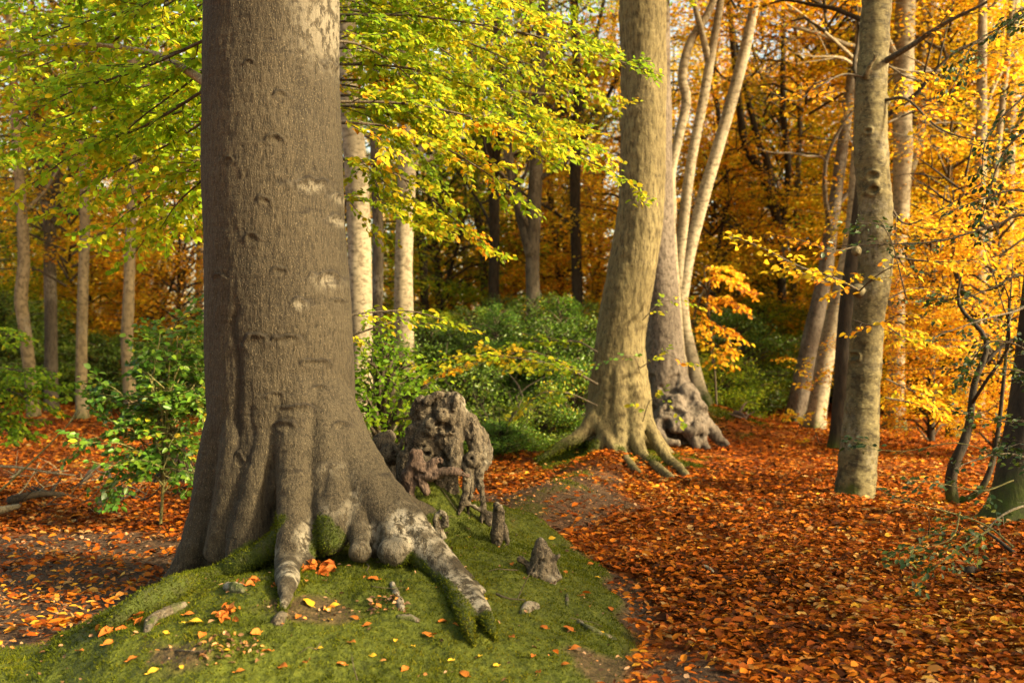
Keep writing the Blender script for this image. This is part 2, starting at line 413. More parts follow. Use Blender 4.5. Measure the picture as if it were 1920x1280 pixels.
def ground():
    u = np.linspace(-1, 1, 420)
    xs = 1.2 * np.sinh(u * 4.55) - .4 * (1 - np.abs(u))
    v = np.linspace(0, 1, 460)
    ys = 5.6 + np.concatenate([[0]]) + 1.5 * np.sinh((v - .42) * 8.6)
    ys = np.clip(ys, -40, None)
    ys = np.unique(ys)
    X, Y = np.meshgrid(xs, ys)
    Z = H(X, Y)
    nx, ny = len(xs), len(ys)
    i = np.arange(ny - 1)[:, None] * nx; j = np.arange(nx - 1)[None]
    q = np.stack([i + j, i + j + 1, i + nx + j + 1, i + nx + j], -1).reshape(-1, 4)
    mb = MB(); mb.add(np.stack([X, Y, Z], -1).reshape(-1, 3), q)
    m, nt, out = new_mat("woodland_floor")
    geo = nt.nodes.new("ShaderNodeNewGeometry"); pos = geo.outputs["Position"]
    vor = nd(nt, "ShaderNodeTexVoronoi", {"Vector": pos, "Scale": 17.0, "Randomness": 1.0})
    wn_ = nd(nt, "ShaderNodeSeparateColor", {0: vor.outputs["Color"]}).outputs[0]
    lit = ramp(nt, wn_, [(0, (.06, .02, .008)), (.35, (.2, .05, .01)), (.65, (.36, .1, .012)), (1, (.46, .17, .02))])
    sn = noise(nt, pos, 26.0, 5.0, .7)
    soil = ramp(nt, sn, [(.3, (.022, .013, .008)), (.52, (.062, .036, .02)), (.66, (.11, .066, .035)), (.78, (.24, .14, .07))])
    mn = noise(nt, pos, 30.0, 4.0, .65)
    moss = ramp(nt, mn, [(.25, (.02, .026, .003)), (.5, (.05, .064, .005)), (.75, (.09, .10, .008))])
    col = mixc(nt, attr(nt, "soil"), lit, soil)
    col = mixc(nt, attr(nt, "moss"), col, moss)
    hgt = math_(nt, 'ADD', mn, math_(nt, 'MULTIPLY', vor.outputs["Distance"], .6))
    bp = nd(nt, "ShaderNodeBump", {"Height": hgt, "Strength": .9, "Distance": .03})
    b = nd(nt, "ShaderNodeBsdfPrincipled", {"Base Color": col, "Roughness": .8, "Specular IOR Level": .2, "Normal": bp.outputs[0]})
    nt.links.new(b.outputs[0], out.inputs[0])
    o = mb.build("ground", m)
    set_attr(o, "moss", moss_mask(X.ravel(), Y.ravel())); set_attr(o, "soil", soil_mask(X.ravel(), Y.ravel()))
    tag(o, kind="structure", label="woodland floor of mossy banks, bare soil and leaf litter")
ground()

# ------------------------------------------------------------------ leaves
def leaf_kite(mb, pos, d, n, L, W, mat=0, fold=.18):
    d = norm(d); s = norm(np.cross(d, n)); n = np.cross(s, d)
    L = L[:, None]; W = W[:, None]
    b = pos; t = pos + d * L
    mid = pos + d * L * .48
    l = mid - s * W * .5 + n * W * fold; r = mid + s * W * .5 + n * W * fold
    V = np.stack([b, r, t, l], 1).reshape(-1, 3)
    k = np.arange(len(pos))[:, None] * 4
    mb.add(V, np.vstack([k + [[0, 1, 2]], k + [[0, 2, 3]]]), mat)

_LT = np.array([[0, 4, 1], [1, 4, 5], [1, 5, 2], [2, 5, 3], [0, 6, 4], [4, 6, 7], [4, 7, 5], [5, 7, 3]])
def leaf_full(mb, pos, d, n, L, W, mat=0, fold=.22, curl=.15, rng=None):
    """Ovate leaf: 8 vertices round a midrib, folded and curled."""
    d = norm(d); s = norm(np.cross(d, n)); n = np.cross(s, d)
    N = len(pos); L = L[:, None]; W = W[:, None]
    cu = (rng.uniform(-.4, 1, N) if rng is not None else np.ones(N))[:, None] * curl
    fo = (rng.uniform(.3, 1.3, N) if rng is not None else np.ones(N))[:, None] * fold
    tw = (rng.uniform(-.15, .15, N) if rng is not None else np.zeros(N))[:, None]
    def at(t, w, up): return pos + d * L * t + s * W * w + n * (W * up * fo - L * cu * t * t) + n * W * w * tw
    V = np.stack([at(0, 0, 0), at(.3, .46, 1), at(.68, .40, 1), at(1, 0, 0), at(.32, 0, 0), at(.68, 0, 0), at(.3, -.46, 1), at(.68, -.40, 1)], 1).reshape(-1, 3)
    k = np.arange(N)[:, None, None] * 8
    mb.add(V, (k + _LT[None]).reshape(-1, 3), mat)

def rand_dirs(rng, n):
    return norm(rng.normal(size=(n, 3)))

def litter():
    rng = np.random.default_rng(4)
    mb = MB()
    def put(y0, y1, dens, L0, full, tilt=.32):
        wid = lambda y: .70 * y + 1.0
        n = int(dens * (wid(y0) + wid(y1)) * (y1 - y0))
        y = np.sqrt(rng.uniform(y0 ** 2, y1 ** 2, n)); x = rng.uniform(-1, 1, n) * wid(y)
        keep = rng.random(n) > np.clip(moss_mask(x, y) * .985 + soil_mask(x, y) * .86, 0, .995)
        keep &= rng.random(n) > sst(.015, .06, mound(x, y)) * .975
        keep &= ~((np.hypot(x + 1.3, y - 5.75) < .5))
        x, y = x[keep], y[keep]; n = len(x)
        L = L0 * rng.uniform(.45, 1.3, n) * np.where(rng.random(n) < .12, 1.3, 1); W = L * rng.uniform(.36, .72, n)
        z = H(x, y) + rng.uniform(.0, .03, n) + L * .1 + .05 * sst(.4, .75, fbm(np.stack([x * 2.2, y * 2.2, 0 * x], -1), 3, 91))
        a = rng.uniform(0, 2 * math.pi, n)
        d = np.stack([np.cos(a), np.sin(a), rng.normal(0, .2, n)], -1)
        nn = norm(np.stack([rng.normal(0, tilt, n), rng.normal(0, tilt, n), np.ones(n)], -1))
        p = np.stack([x, y, z], -1) - norm(d) * L[:, None] * .5
        if full: leaf_full(mb, p, d, nn, L, W, rng=rng, curl=.2, fold=.22)
        else: leaf_kite(mb, p, d, nn, L, W)
    put(3.6, 7.0, 3300, .051, True)
    put(7.0, 11.0, 1700, .055, True)
    put(11.0, 17.0, 750, .068, False)
    put(17.0, 30.0, 190, .11, False)
    o = mb.build("leaf_litter", M['leaf_litter'])
    tag(o, "thick carpet of rust and orange fallen beech leaves on the woodland floor", "leaf litter", kind="stuff")
    mb = MB()
    n = 30000
    y = np.sqrt(rng.uniform(3.7 ** 2, 11 ** 2, n)); x = rng.uniform(-1, 1, n) * (.56 * y + .3)
    sm = soil_mask(x, y) * (1 - moss_mask(x, y)); keep = rng.random(n) < sm * .8 + moss_mask(x, y) * .10 * (y < 8)
    x, y = x[keep], y[keep]; n = len(x)
    L = rng.uniform(.008, .035, n); a = rng.uniform(0, 6.28, n)
    d = np.stack([np.cos(a), np.sin(a), rng.normal(0, .3, n)], -1); nn = norm(np.stack([rng.normal(0, .6, n), rng.normal(0, .6, n), np.ones(n)], -1))
    leaf_full(mb, np.stack([x, y, H(x, y) + .012], -1), d, nn, L, L * rng.uniform(.3, .9, n), rng=rng)
    for i in range(170):
        y0 = math.sqrt(rng.uniform(3.8 ** 2, 11 ** 2)); x0 = rng.uniform(-.55, .55) * y0; a = rng.uniform(0, 6.28); l = rng.uniform(.04, .2)
        t = np.linspace(-.5, .5, 4)[:, None] * l; q = np.array([x0, y0]) + t * [math.cos(a), math.sin(a)] + rng.normal(0, .008, (4, 2))
        tube(mb, np.column_stack([q, H(q[:, 0], q[:, 1]) + .018 + rng.uniform(0, .03)]), np.linspace(.003, .0012, 4) * rng.uniform(.6, 1.2), 4, 9, 1, smoothed=False)
    tag(mb.build("leaf_debris", [M['leaf_chip'], M['twig']]), "crumbs of bark and dry leaf strewn over bare soil and moss", "debris", kind="stuff")
litter()

def blades(mb, p, n, rng, hmin, hmax, w):
    k = len(p)
    up = norm(n + rng.normal(0, .55, (k, 3)))
    s = norm(np.cross(up, rand_dirs(rng, k)))
    hh = rng.uniform(hmin, hmax, k)[:, None]; w = w * rng.uniform(.6, 1.4, k)[:, None]
    p = p - n * .003
    V = np.stack([p - s * w, p + s * w, p + up * hh + rng.normal(0, .002, (k, 3))], 1).reshape(-1, 3)
    mb.add(V, np.arange(k * 3).reshape(-1, 3))
def moss_carpet():
    rng = np.random.default_rng(9)
    mb = MB()
    def put(x, y, hm, w):
        k = rng.random(len(x)) < moss_mask(x, y) ** 1.5
        x, y = x[k], y[k]
        clump = fbm(np.stack([x * 14, y * 14, 0 * x], -1), 2, 41)
        k = rng.random(len(x)) < .35 + clump
        x, y = x[k], y[k]
        p = np.stack([x, y, H(x, y)], -1)
        e = .012
        nn = norm(np.stack([-(H(x + e, y) - H(x - e, y)) / (2 * e), -(H(x, y + e) - H(x, y - e)) / (2 * e), np.ones(len(x))], -1))
        blades(mb, p, nn, rng, .4 * hm, hm, w)
    n = 330000
    y = rng.uniform(3.7, 8.2, n); x = rng.uniform(-2.9, 1.0, n)
    k = np.abs(x) < .56 * y; put(x[k], y[k], .016, .0028)
    n = 90000; y = rng.uniform(3.7, 8.2, n); x = rng.uniform(-2.9, 1.0, n)
    k = (np.abs(x) < .56 * y) & (fbm(np.stack([x * 4, y * 4, 0 * x], -1), 3, 61) > .56); put(x[k], y[k], .034, .0026)
    n = 110000
    put(rng.uniform(-.6, 2.6, n), rng.uniform(8.2, 13.2, n), .03, .006)
    n = 40000
    put(rng.uniform(.8, 5, n), rng.uniform(13.2, 18, n), .05, .01)
    tag(mb.build("moss_carpet", M['moss'], smooth=False), "soft green moss covering the mound and root banks", "moss", kind="stuff")
moss_carpet()
# ------------------------------------------------------------------ fused trunks, roots and stumps
ROOT_MOSS = []     # (points, normals) for moss tufts on a thing
def fused(name, mb, base, voxel, mat, iters=5, disp=None, moss=None, pale=None, parent=None, extra=None, crack=None):
    V, Q = fuse(mb, voxel, iters)
    if disp is not None:
        N = vnormals(V, Q)
        V = V + N * disp(V, N)[:, None]
    N = vnormals(V, Q)
    out = MB(); out.add(V, Q)
    n = len(V)
    if extra is not None: extra(out)
    o = out.build(name, mat, parent, base)
    tot = out.n
    for nm, fn in (("moss", moss), ("pale", pale), ("crack", crack)):
        val = np.zeros(tot)
        if fn is not None: val[:n] = np.clip(fn(V, N), 0, 1)
        set_attr(o, nm, val)
    if moss is not None:
        w = np.clip(moss(V, N), 0, 1)
    else: w = np.zeros(n)
    return o, V, N, w
def tufts(V, N, w, voxel, parent, base, per=1.2, hmin=.006, hmax=.016, wd=.0028, seed=3):
    rng = np.random.default_rng(seed)
    idx = np.nonzero(w > .45)[0]
    if not len(idx): return
    k = np.repeat(idx, max(1, int(round(per))))
    k = k[rng.random(len(k)) < w[k]]
    p = V[k] + rng.normal(0, voxel * .5, (len(k), 3))
    mb = MB(); blades(mb, p, N[k], rng, hmin, hmax, wd)
    o = mb.build("moss_tufts", M['moss'], parent, base, smooth=False)
    o["kind"] = "stuff"
    return o

def PG(px, py, r):
    """A root point resting on the ground seen there."""
    g = G(px, py); return (px, py - r * .7 * F / g[1], float(g[1]) - .02, r)
def pxtube(mb, pts, segs=14, step=.05):
    """pts: (px, py, distance, radius in metres)"""
    tube(mb, [P(a, b, d) for a, b, d, r in pts], [r for *_, r in pts], segs, step)

# ---- the big beech in front
def big_beech():
    mb = MB()
    D = 5.75
    prof = [(383, 635, -160), (383, 635, 0), (381, 638, 200), (383, 646, 400), (386, 656, 550), (388, 661, 640), (389, 664, 700), (390, 668, 770), (392, 672, 850), (388, 690, 930), (382, 700, 1010), (380, 700, 1080), (380, 700, 1160)]
    pts = []; rad = []
    for l, r, y in prof:
        c = P((l + r) / 2, y, D); w = (r - l) / 2 / F * D * .985
        pts.append(c); rad.append(w)
    tube(mb, pts, rad, 48, .06)
    T = lambda *p: pxtube(mb, p)
    T((575, 560, 5.75, .10), (598, 700, 5.68, .14), (634, 800, 5.58, .15), (676, 880, 5.42, .14), (730, 950, 5.25, .12), (792, 1020, 5.05, .098), (852, 1090, 4.86, .075), PG(902, 1160, .05), PG(922, 1188, .03), PG(932, 1205, .012))
    T((840, 1080, 4.9, .05), PG(862, 1140, .045), PG(880, 1190, .03), PG(890, 1215, .015))
    T((600, 700, 5.6, .1), (645, 850, 5.42, .12), (690, 920, 5.28, .12), (735, 985, 5.12, .085), (742, 1010, 5.02, .07))
    ball(mb, P(738, 1035, 4.97), .078, (1.05, 1, .85))
    ball(mb, P(752, 1022, 4.97), .05)
    T((610, 740, 5.55, .08), (662, 850, 5.42, .10), (672, 930, 5.27, .09), (671, 985, 5.12, .055), (675, 1018, 5.02, .05))
    ball(mb, P(675, 1033, 4.98), .060, (1, 1, .95))
    T((570, 640, 5.62, .08), (600, 760, 5.48, .10), (616, 860, 5.35, .115), (624, 940, 5.22, .115), (626, 990, 5.12, .095), (620, 1030, 5.04, .05))
    T((545, 600, 5.62, .10), (556, 720, 5.48, .12), (558, 850, 5.36, .13), (556, 940, 5.22, .105), (547, 1010, 5.06, .078), (541, 1065, 4.92, .064), PG(538, 1112, .056), PG(534, 1135, .036), PG(528, 1165, .012))
    T((505, 640, 5.60, .08), (500, 760, 5.47, .105), (490, 880, 5.38, .12), (478, 960, 5.32, .12), (455, 1040, 5.26, .10), (430, 1090, 5.2, .06))
    T((545, 975, 5.2, .075), (515, 1015, 5.15, .06), (460, 1052, 5.12, .055), (400, 1082, 5.1, .054), PG(335, 1115, .055), PG(275, 1143, .05), PG(225, 1168, .04), PG(190, 1188, .02))
    T((470, 560, 5.75, .09), (440, 740, 5.62, .13), (415, 880, 5.58, .15), (398, 970, 5.55, .14), (365, 1040, 5.52, .11), (325, 1090, 5.5, .07), (290, 1130, 5.48, .04))
    T((458, 640, 5.58, .09), (455, 850, 5.44, .125), (438, 960, 5.40, .13), (412, 1050, 5.38, .1))
    T((690, 930, 5.3, .06), (702, 975, 5.18, .05), (706, 1010, 5.1, .045), PG(704, 1050, .03))
    T((585, 900, 5.3, .06), (586, 970, 5.17, .055), (580, 1020, 5.08, .045), PG(574, 1065, .03))
    T((790, 1000, 5.08, .06), (828, 1040, 5.05, .05), (870, 1085, 5.0, .035), PG(905, 1115, .02))
    # thick far-side roots
    for a in (25, 75):
        c, s = math.cos(R(a)), math.sin(R(a)); b = P(528, 900, D)
        tube(mb, [b + [c * .25, s * .25, .15], b + [c * .55, s * .5, -.1], b + [c * 1.0, s * .9, -.3 - .0]], [.2, .12, .04], 12, .06)
    base = P(530, 1000, D); base[2] = h1(base[0], base[1])
    axis = np.array(pts)
    scars = [(575, 345, 26, 14), (626, 360, 17, 11), (618, 405, 14, 11), (605, 525, 25, 16), (563, 570, 18, 12), (480, 450, 15, 11), (497, 380, 13, 9), (518, 265, 14, 9), (528, 180, 13, 10), (612, 110, 14, 17),
             (484, 645, 20, 14), (540, 638, 22, 9), (562, 768, 34, 9), (548, 800, 22, 12), (590, 682, 20, 8), (528, 510, 12, 9), (405, 520, 16, 9), (620, 565, 10, 7), (430, 300, 8, 6), (640, 800, 12, 8), (470, 120, 9, 6), (455, 860, 9, 14), (600, 730, 15, 6), (520, 740, 16, 7)]
    yf = D - .36
    S = [(P(a, b, yf), w / F * yf, h / F * yf) for a, b, w, h in scars]
    cracks = [(446, 540, 900, .012), (522, 810, 1000, .016), (632, 830, 930, .014), (474, 700, 900, .008)]
    CR = [((a - 960) / F * yf, P(0, y0, yf)[2], P(0, y1, yf)[2], amp) for a, y0, y1, amp in cracks]
    def disp(V, N):
        z = V[:, 2]
        d = .030 * (fbm(V * [3.2, 3.2, 2.0], 3, 1) - .5)
        low = sst(1.35, .5, z)
        d += low * .030 * (fbm(V * 8, 3, 2) - .5)
        d += (.008 - .002 * low) * (fbm(V * [44, 44, 15], 2, 6) - .5)
        d += .005 * (fbm(V * [9, 9, 60], 2, 7) - .5)
        front = sst(.25, -.2, N[:, 1])
        wob = 1.5 * (fbm(V * 17, 3, 12) - .5)
        for c, w, h in S:
            dx = (V[:, 0] - c[0]) / w; dz = (z - c[2]) / h
            r = np.sqrt(dx * dx + dz * dz) + wob
            k = front * (V[:, 1] < D)
            d += .7 * k * (.010 * np.exp(-((r - 1.0) / .28) ** 2) * (1 + .8 * np.clip(dz, -1, 1)) - .009 * np.exp(-(r / .55) ** 2) - .010 * np.exp(-((r - 1.35) / .16) ** 2) * (dz > 0))
        wx = .14 * (fbm(V * [0, 0, 4.0] + 3, 3, 14) - .5)
        for x0, za, zb, amp in CR:
            k = sst(zb, zb + .15, z) * sst(za, za - .25, z) * front
            d -= k * amp * (np.exp(-((V[:, 0] - x0 - wx) / .018) ** 2) + .8 * np.exp(-((V[:, 0] - x0 - wx) / .05) ** 2))
        return d
    def crack(V, N):
        front = sst(.25, -.2, N[:, 1]) * (V[:, 1] < D); z = V[:, 2]; m = np.zeros(len(V))
        wob = 1.5 * (fbm(V * 17, 3, 12) - .5)
        for c, w, h in S:
            dx = (V[:, 0] - c[0]) / w; dz = (z - c[2]) / h
            r = np.sqrt(dx * dx + dz * dz) + wob
            m = np.maximum(m, front * np.exp(-((r - 1.2) / .2) ** 2) * (.55 + .45 * np.sign(dz) * np.clip(np.abs(dz), 0, 1)))
        wx = .14 * (fbm(V * [0, 0, 4.0] + 3, 3, 14) - .5)
        for x0, za, zb, amp in CR: m = np.maximum(m, .8 * sst(zb, zb + .15, z) * sst(za, za - .25, z) * front * np.exp(-((V[:, 0] - x0 - wx) / .014) ** 2))
        hz = fbm(V * [7, 7, 45], 2, 66); m = np.maximum(m, sst(.70, .78, hz) * sst(.5, .6, fbm(V * 2.2, 2, 67)) * .7)
        return m
    PGp = lambda px, py, r: P(*PG(px, py, r)[:3])
    root_l = np.array([P(545, 975, 5.2), P(515, 1015, 5.15), P(460, 1052, 5.12), P(400, 1082, 5.1), PGp(335, 1115, .055), PGp(275, 1143, .05), PGp(225, 1168, .04), PGp(190, 1188, .02)])
    root_r = np.array([P(765, 1045, 5.0), P(800, 1090, 4.88), PGp(835, 1125, .04), PGp(868, 1165, .03), PGp(885, 1205, .02)])
    tip_r = np.array([PGp(915, 1178, .03), PGp(924, 1190, .03), PGp(934, 1210, .012)])
    root_m = np.array([P(*q) for q in ((525, 1010, 5.1), (512, 1060, 5.05), (540, 980, 5.1))])
    pal_a = np.array([P(770, 985, 5.08), P(800, 1020, 5.02), P(852, 1090, 4.84), PGp(895, 1150, .052)])
    pal_b = np.array([P(554, 985, 5.12), P(544, 1040, 4.98), PGp(538, 1112, .056), PGp(534, 1135, .036)])
    pal_c = np.array([P(*q) for q in ((630, 900, 5.2), (648, 990, 5.05), (735, 1030, 4.95))])
    stub = np.array([P(605, 990, 5.05), P(605, 1020, 5.0), P(628, 1010, 5.0)])
    def near(V, pl, r):
        d = np.full(len(V), 9.0)
        for a, b in zip(pl[:-1], pl[1:]):
            ab = b - a; t = np.clip(((V - a) @ ab) / (ab @ ab), 0, 1)
            d = np.minimum(d, np.linalg.norm(V - a - t[:, None] * ab, axis=1))
        return sst(r, r * .55, d)
    def moss(V, N):
        g = H(V[:, 0], V[:, 1])
        nz = fbm(V * 9, 3, 33)
        m = near(V, tip_r, .085) + near(V, root_l, .12) + near(V, root_r, .085) * 1.2 + near(V, stub, .09) + near(V, root_m, .08) * sst(.2, -.5, N[:, 0])
        m = m + sst(.055, .0, V[:, 2] - g) * .8
        return sst(.28, .6, m * (.55 + .9 * (nz - .2)))
    def pale(V, N):
        g = V[:, 2]
        ins = np.zeros(len(V))
        for (c, w, h), k in zip(S, range(5)): ins = np.maximum(ins, (N[:, 1] < 0) * np.exp(-(((V[:, 0] - c[0]) / w) ** 2 + ((V[:, 2] - c[2]) / h) ** 2) * 1.2))
        m = near(V, pal_a, .15) + near(V, pal_b, .11) + near(V, pal_c, .13) * .4
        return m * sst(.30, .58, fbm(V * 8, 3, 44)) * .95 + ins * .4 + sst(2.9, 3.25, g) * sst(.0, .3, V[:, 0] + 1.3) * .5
    def extra(out):
        t0 = pts[0]
        tube(out, [t0 - [0, 0, .05], t0 + [0.02, 0, 2.0], t0 + [.1, .05, 5.0], t0 + [.1, .1, 8]], [rad[0] * .99, rad[0] * .93, rad[0] * .7, .1], 40, .25)
        for a, z in ((200, 1.2), (20, 1.8), (100, 2.5), (290, 3.4), (330, 1.4)):
            b = t0 + [0, 0, z]; c, s = math.cos(R(a)), math.sin(R(a))
            tube(out, [b, b + [c * 1.2, s * 1.2, .7], b + [c * 3, s * 3, 1.2]], [.12, .08, .02], 8, .2)
    root = empty("beech_tree", base)
    tag(root, "massive grey-brown beech with flaring mossy roots standing on the moss mound", "tree")
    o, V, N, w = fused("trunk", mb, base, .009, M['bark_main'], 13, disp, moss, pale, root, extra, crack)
    tufts(V, N, w, .0095, root, base, 2)
    return root, base
BEECH, BEECH_BASE = big_beech()

# ---- old stumps round the big beech
def rough(a1, a2, s1=7.0, s2=22.0, seed=0):
    def f(V, N):
        d = a1 * (fbm(V * s1, 3, seed) - .5) * 2 + a2 * (fbm(V * s2, 3, seed + 5) - .5) * 2
        pit = fbm(V * s2 * .8 + 5, 2, seed + 9)
        return d - sst(.70, .80, pit) * a2 * 2.0
    return f
def hollows(lst):
    """Rotted holes: (px, py, distance, radius) -> a dent and its dark inside."""
    pts = [(P(a, b, d), r) for a, b, d, r in lst]
    def q(V):
        m = np.zeros(len(V)); w = .7 * (fbm(V * 30, 2, 77) - .5)
        for c, r in pts:
            k = np.sqrt(((V[:, 0] - c[0]) / r) ** 2 + ((V[:, 2] - c[2]) / (r * .8)) ** 2) + w
            m = np.maximum(m, np.exp(-(k / .75) ** 4) * (V[:, 1] < c[1] + .14))
        return m
    return q
def stump(name, label, shapes, voxel, mat, base_px, dsp, moss=None, pale=None, iters=3, cat="stump", per=2, holes=None):
    mb = MB()
    for s in shapes:
        if s[0] == 'b':
            _, px, py, d, r = s[:5]; ball(mb, P(px, py, d), r, s[5] if len(s) > 5 else (1, 1, 1))
        else: pxtube(mb, s[1], 12, .03)
    base = P(*base_px)
    hq = hollows(holes) if holes else None
    dd = (lambda V, N: dsp(V, N) - hq(V) * .035) if hq else dsp
    ck = lambda V, N: np.clip((hq(V) if hq else 0) + sst(.62, .74, fbm(V * [16, 16, 7], 3, 58)) * .8, 0, 1)
    o, V, N, w = fused(name, mb, base, voxel, mat, iters, dd, moss, pale, None, None, ck)
    o.location = base
    tag(o, label, cat)
    if moss is not None: tufts(V, N, w, voxel, o, base, per)
    return o
d0 = 6.35
def low_moss(z1, amp=1.0):
    def f(V, N):
        return sst(.35, .65, sst(z1, z1 - .12, V[:, 2]) * (.4 + fbm(V * 9, 3, 3)) * amp + .35 * N[:, 2] * (V[:, 2] < z1 + .05))
    return f
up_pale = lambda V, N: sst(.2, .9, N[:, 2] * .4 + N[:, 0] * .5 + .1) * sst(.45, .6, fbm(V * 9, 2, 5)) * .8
stump("tree_stump", "hulking burred old stump with hollow knots, gnarled arms and bare roots beside the mossy mound", [
    ('b', 805, 830, d0, .155, (1, .9, 1.2)), ('b', 840, 785, d0 - .02, .135, (1, .9, 1)), ('b', 800, 775, d0 + .03, .11), ('b', 848, 760, d0 - .03, .085), ('b', 825, 752, d0, .07),
    ('b', 838, 825, d0 - .11, .075, (1.1, .8, .9)), ('b', 797, 862, d0 - .03, .11, (1, .9, 1.1)), ('b', 784, 820, d0, .09, (.9, 1, 1.3)),
    ('t', [(848, 800, d0 - .06, .07), (850, 835, d0 - .11, .068), (852, 868, d0 - .12, .045), (853, 885, d0 - .12, .028)]),
    ('t', [(850, 770, d0, .07), (880, 800, d0 - .04, .062), (893, 835, d0 - .06, .058), (900, 860, d0 - .08, .05)]),
    ('t', [(885, 795, d0, .05), (905, 822, d0 - .02, .045), (914, 850, d0 - .03, .038), (905, 880, d0 - .05, .03)]),
    ('b', 884, 860, d0 - .12, .05), ('b', 902, 838, d0 - .06, .05), ('b', 880, 790, d0 - .03, .06), ('b', 912, 840, d0 - .03, .035), ('b', 903, 870, d0 - .07, .04),
    ('t', [(900, 868, d0 - .08, .035), (900, 905, d0 - .10, .027), (905, 930, d0 - .1, .022), (906, 965, d0 - .1, .02)]),
    ('t', [(872, 860, d0 - .08, .035), (876, 885, d0 - .14, .025), (873, 920, d0 - .16, .022), (868, 945, d0 - .16, .026), (858, 965, d0 - .18, .015)]),
    ('t', [(886, 870, d0 - .08, .025), (884, 920, d0 - .10, .018), (878, 950, d0 - .1, .016), (880, 990, d0 - .1, .014)]),
    ('t', [(868, 940, d0 - .16, .02), (890, 950, d0 - .13, .016), (910, 962, d0 - .1, .022), (918, 985, d0 - .1, .02)]),
    ('t', [(905, 955, d0 - .1, .02), (898, 990, d0 - .12, .012)]), ('b', 915, 968, d0 - .08, .035),
    ('t', [(780, 765, d0 - .05, .03), (786, 750, d0 - .06, .022), (792, 742, d0 - .06, .012)]), ('t', [(800, 755, d0 - .09, .03), (815, 742, d0 - .1, .02), (830, 738, d0 - .1, .012)]), ('t', [(850, 770, d0 - .12, .022), (855, 750, d0 - .12, .022), (858, 738, d0 - .1, .012)]), ('t', [(862, 800, d0 - .1, .02), (861, 770, d0 - .11, .02), (860, 748, d0 - .1, .012)]),
    ('b', 838, 812, d0 - .15, .045, (1.3, .8, .5)), ('b', 828, 778, d0 - .14, .05, (.8, .8, 1.1)), ('b', 806, 800, d0 - .14, .05, (.9, .8, 1.3)), ('t', [(772, 800, d0 - .04, .04), (772, 850, d0 - .04, .05), (780, 890, d0 - .02, .045)]),
    ('t', [(775, 850, d0, .1), (770, 900, d0, .09), (775, 960, d0, .08)]), ('t', [(830, 860, d0, .1), (835, 930, d0 + .02, .09)]),
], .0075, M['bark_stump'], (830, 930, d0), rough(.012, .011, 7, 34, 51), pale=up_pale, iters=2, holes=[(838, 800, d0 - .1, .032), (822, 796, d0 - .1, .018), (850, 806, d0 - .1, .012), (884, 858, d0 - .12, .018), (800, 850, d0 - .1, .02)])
stump("broken_root", "splintered pinkish slab of bare root bridging in front of the burred stump", [
    ('t', [(770, 950, d0 - .2, .035), (765, 900, d0 - .22, .045), (780, 860, d0 - .24, .05), (775, 845, d0 - .24, .035)]),
    ('t', [(785, 870, d0 - .25, .045), (800, 890, d0 - .26, .035), (830, 885, d0 - .27, .035), (860, 886, d0 - .27, .022), (880, 893, d0 - .24, .018)]),
    ('t', [(800, 890, d0 - .26, .03), (812, 865, d0 - .26, .035), (828, 862, d0 - .26, .025)]),
    ('t', [(785, 890, d0 - .25, .035), (792, 910, d0 - .26, .03), (800, 925, d0 - .28, .015)]),
    ('t', [(772, 900, d0 - .24, .03), (771, 930, d0 - .26, .025), (768, 950, d0 - .26, .01)])], .007, M['wood_dead'], (780, 940, d0 - .22), rough(.018, .009, 12, 34, 61), iters=1, cat="root")
stump("tree_stump", "small dark knotted stump wedged behind the big beech's right root", [
    ('b', 718, 835, 6.6, .085, (1, 1, 1.1)), ('b', 733, 850, 6.52, .075), ('b', 708, 860, 6.55, .07), ('b', 728, 820, 6.62, .05), ('b', 741, 846, 6.45, .03),
    ('t', [(722, 850, 6.58, .08), (728, 900, 6.55, .08), (735, 960, 6.5, .08)]), ('t', [(745, 850, 6.5, .025), (752, 835, 6.5, .012), (755, 822, 6.5, .009)])],
    .008, M['bark_stump'], (725, 900, 6.55), rough(.01, .009, 9, 34, 71), iters=2, holes=[(738, 848, 6.45, .022)])
def gz(px, py): return float(G(px, py)[1])
q = gz(828, 1005)
stump("root_loop", "pale hollow root knot poking from the moss below the burred stump", [
    ('t', [(830, 1015, q, .03), (820, 985, q, .03), (817, 970, q - .02, .018), (825, 960, q - .02, .018), (834, 966, q - .02, .018), (834, 985, q, .028)])], .005, M['bark_stump'], (828, 1005, q), rough(.006, .004, 14, 40, 81), pale=lambda V, N: np.full(len(V), .7), iters=2, cat="root")
q = gz(935, 1022)
stump("root_spike", "upright little root post with a snapped pinkish tip on the moss slope", [
    ('t', [(930, 1030, q, .022), (932, 1000, q, .045), (935, 975, q, .042), (934, 955, q, .035), (930, 942, q, .022)]), ('t', [(934, 950, q - .02, .03), (946, 962, q - .03, .012)]),
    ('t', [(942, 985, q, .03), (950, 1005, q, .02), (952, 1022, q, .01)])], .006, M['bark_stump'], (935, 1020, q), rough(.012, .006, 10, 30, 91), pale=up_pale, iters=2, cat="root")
q = gz(1015, 1085)
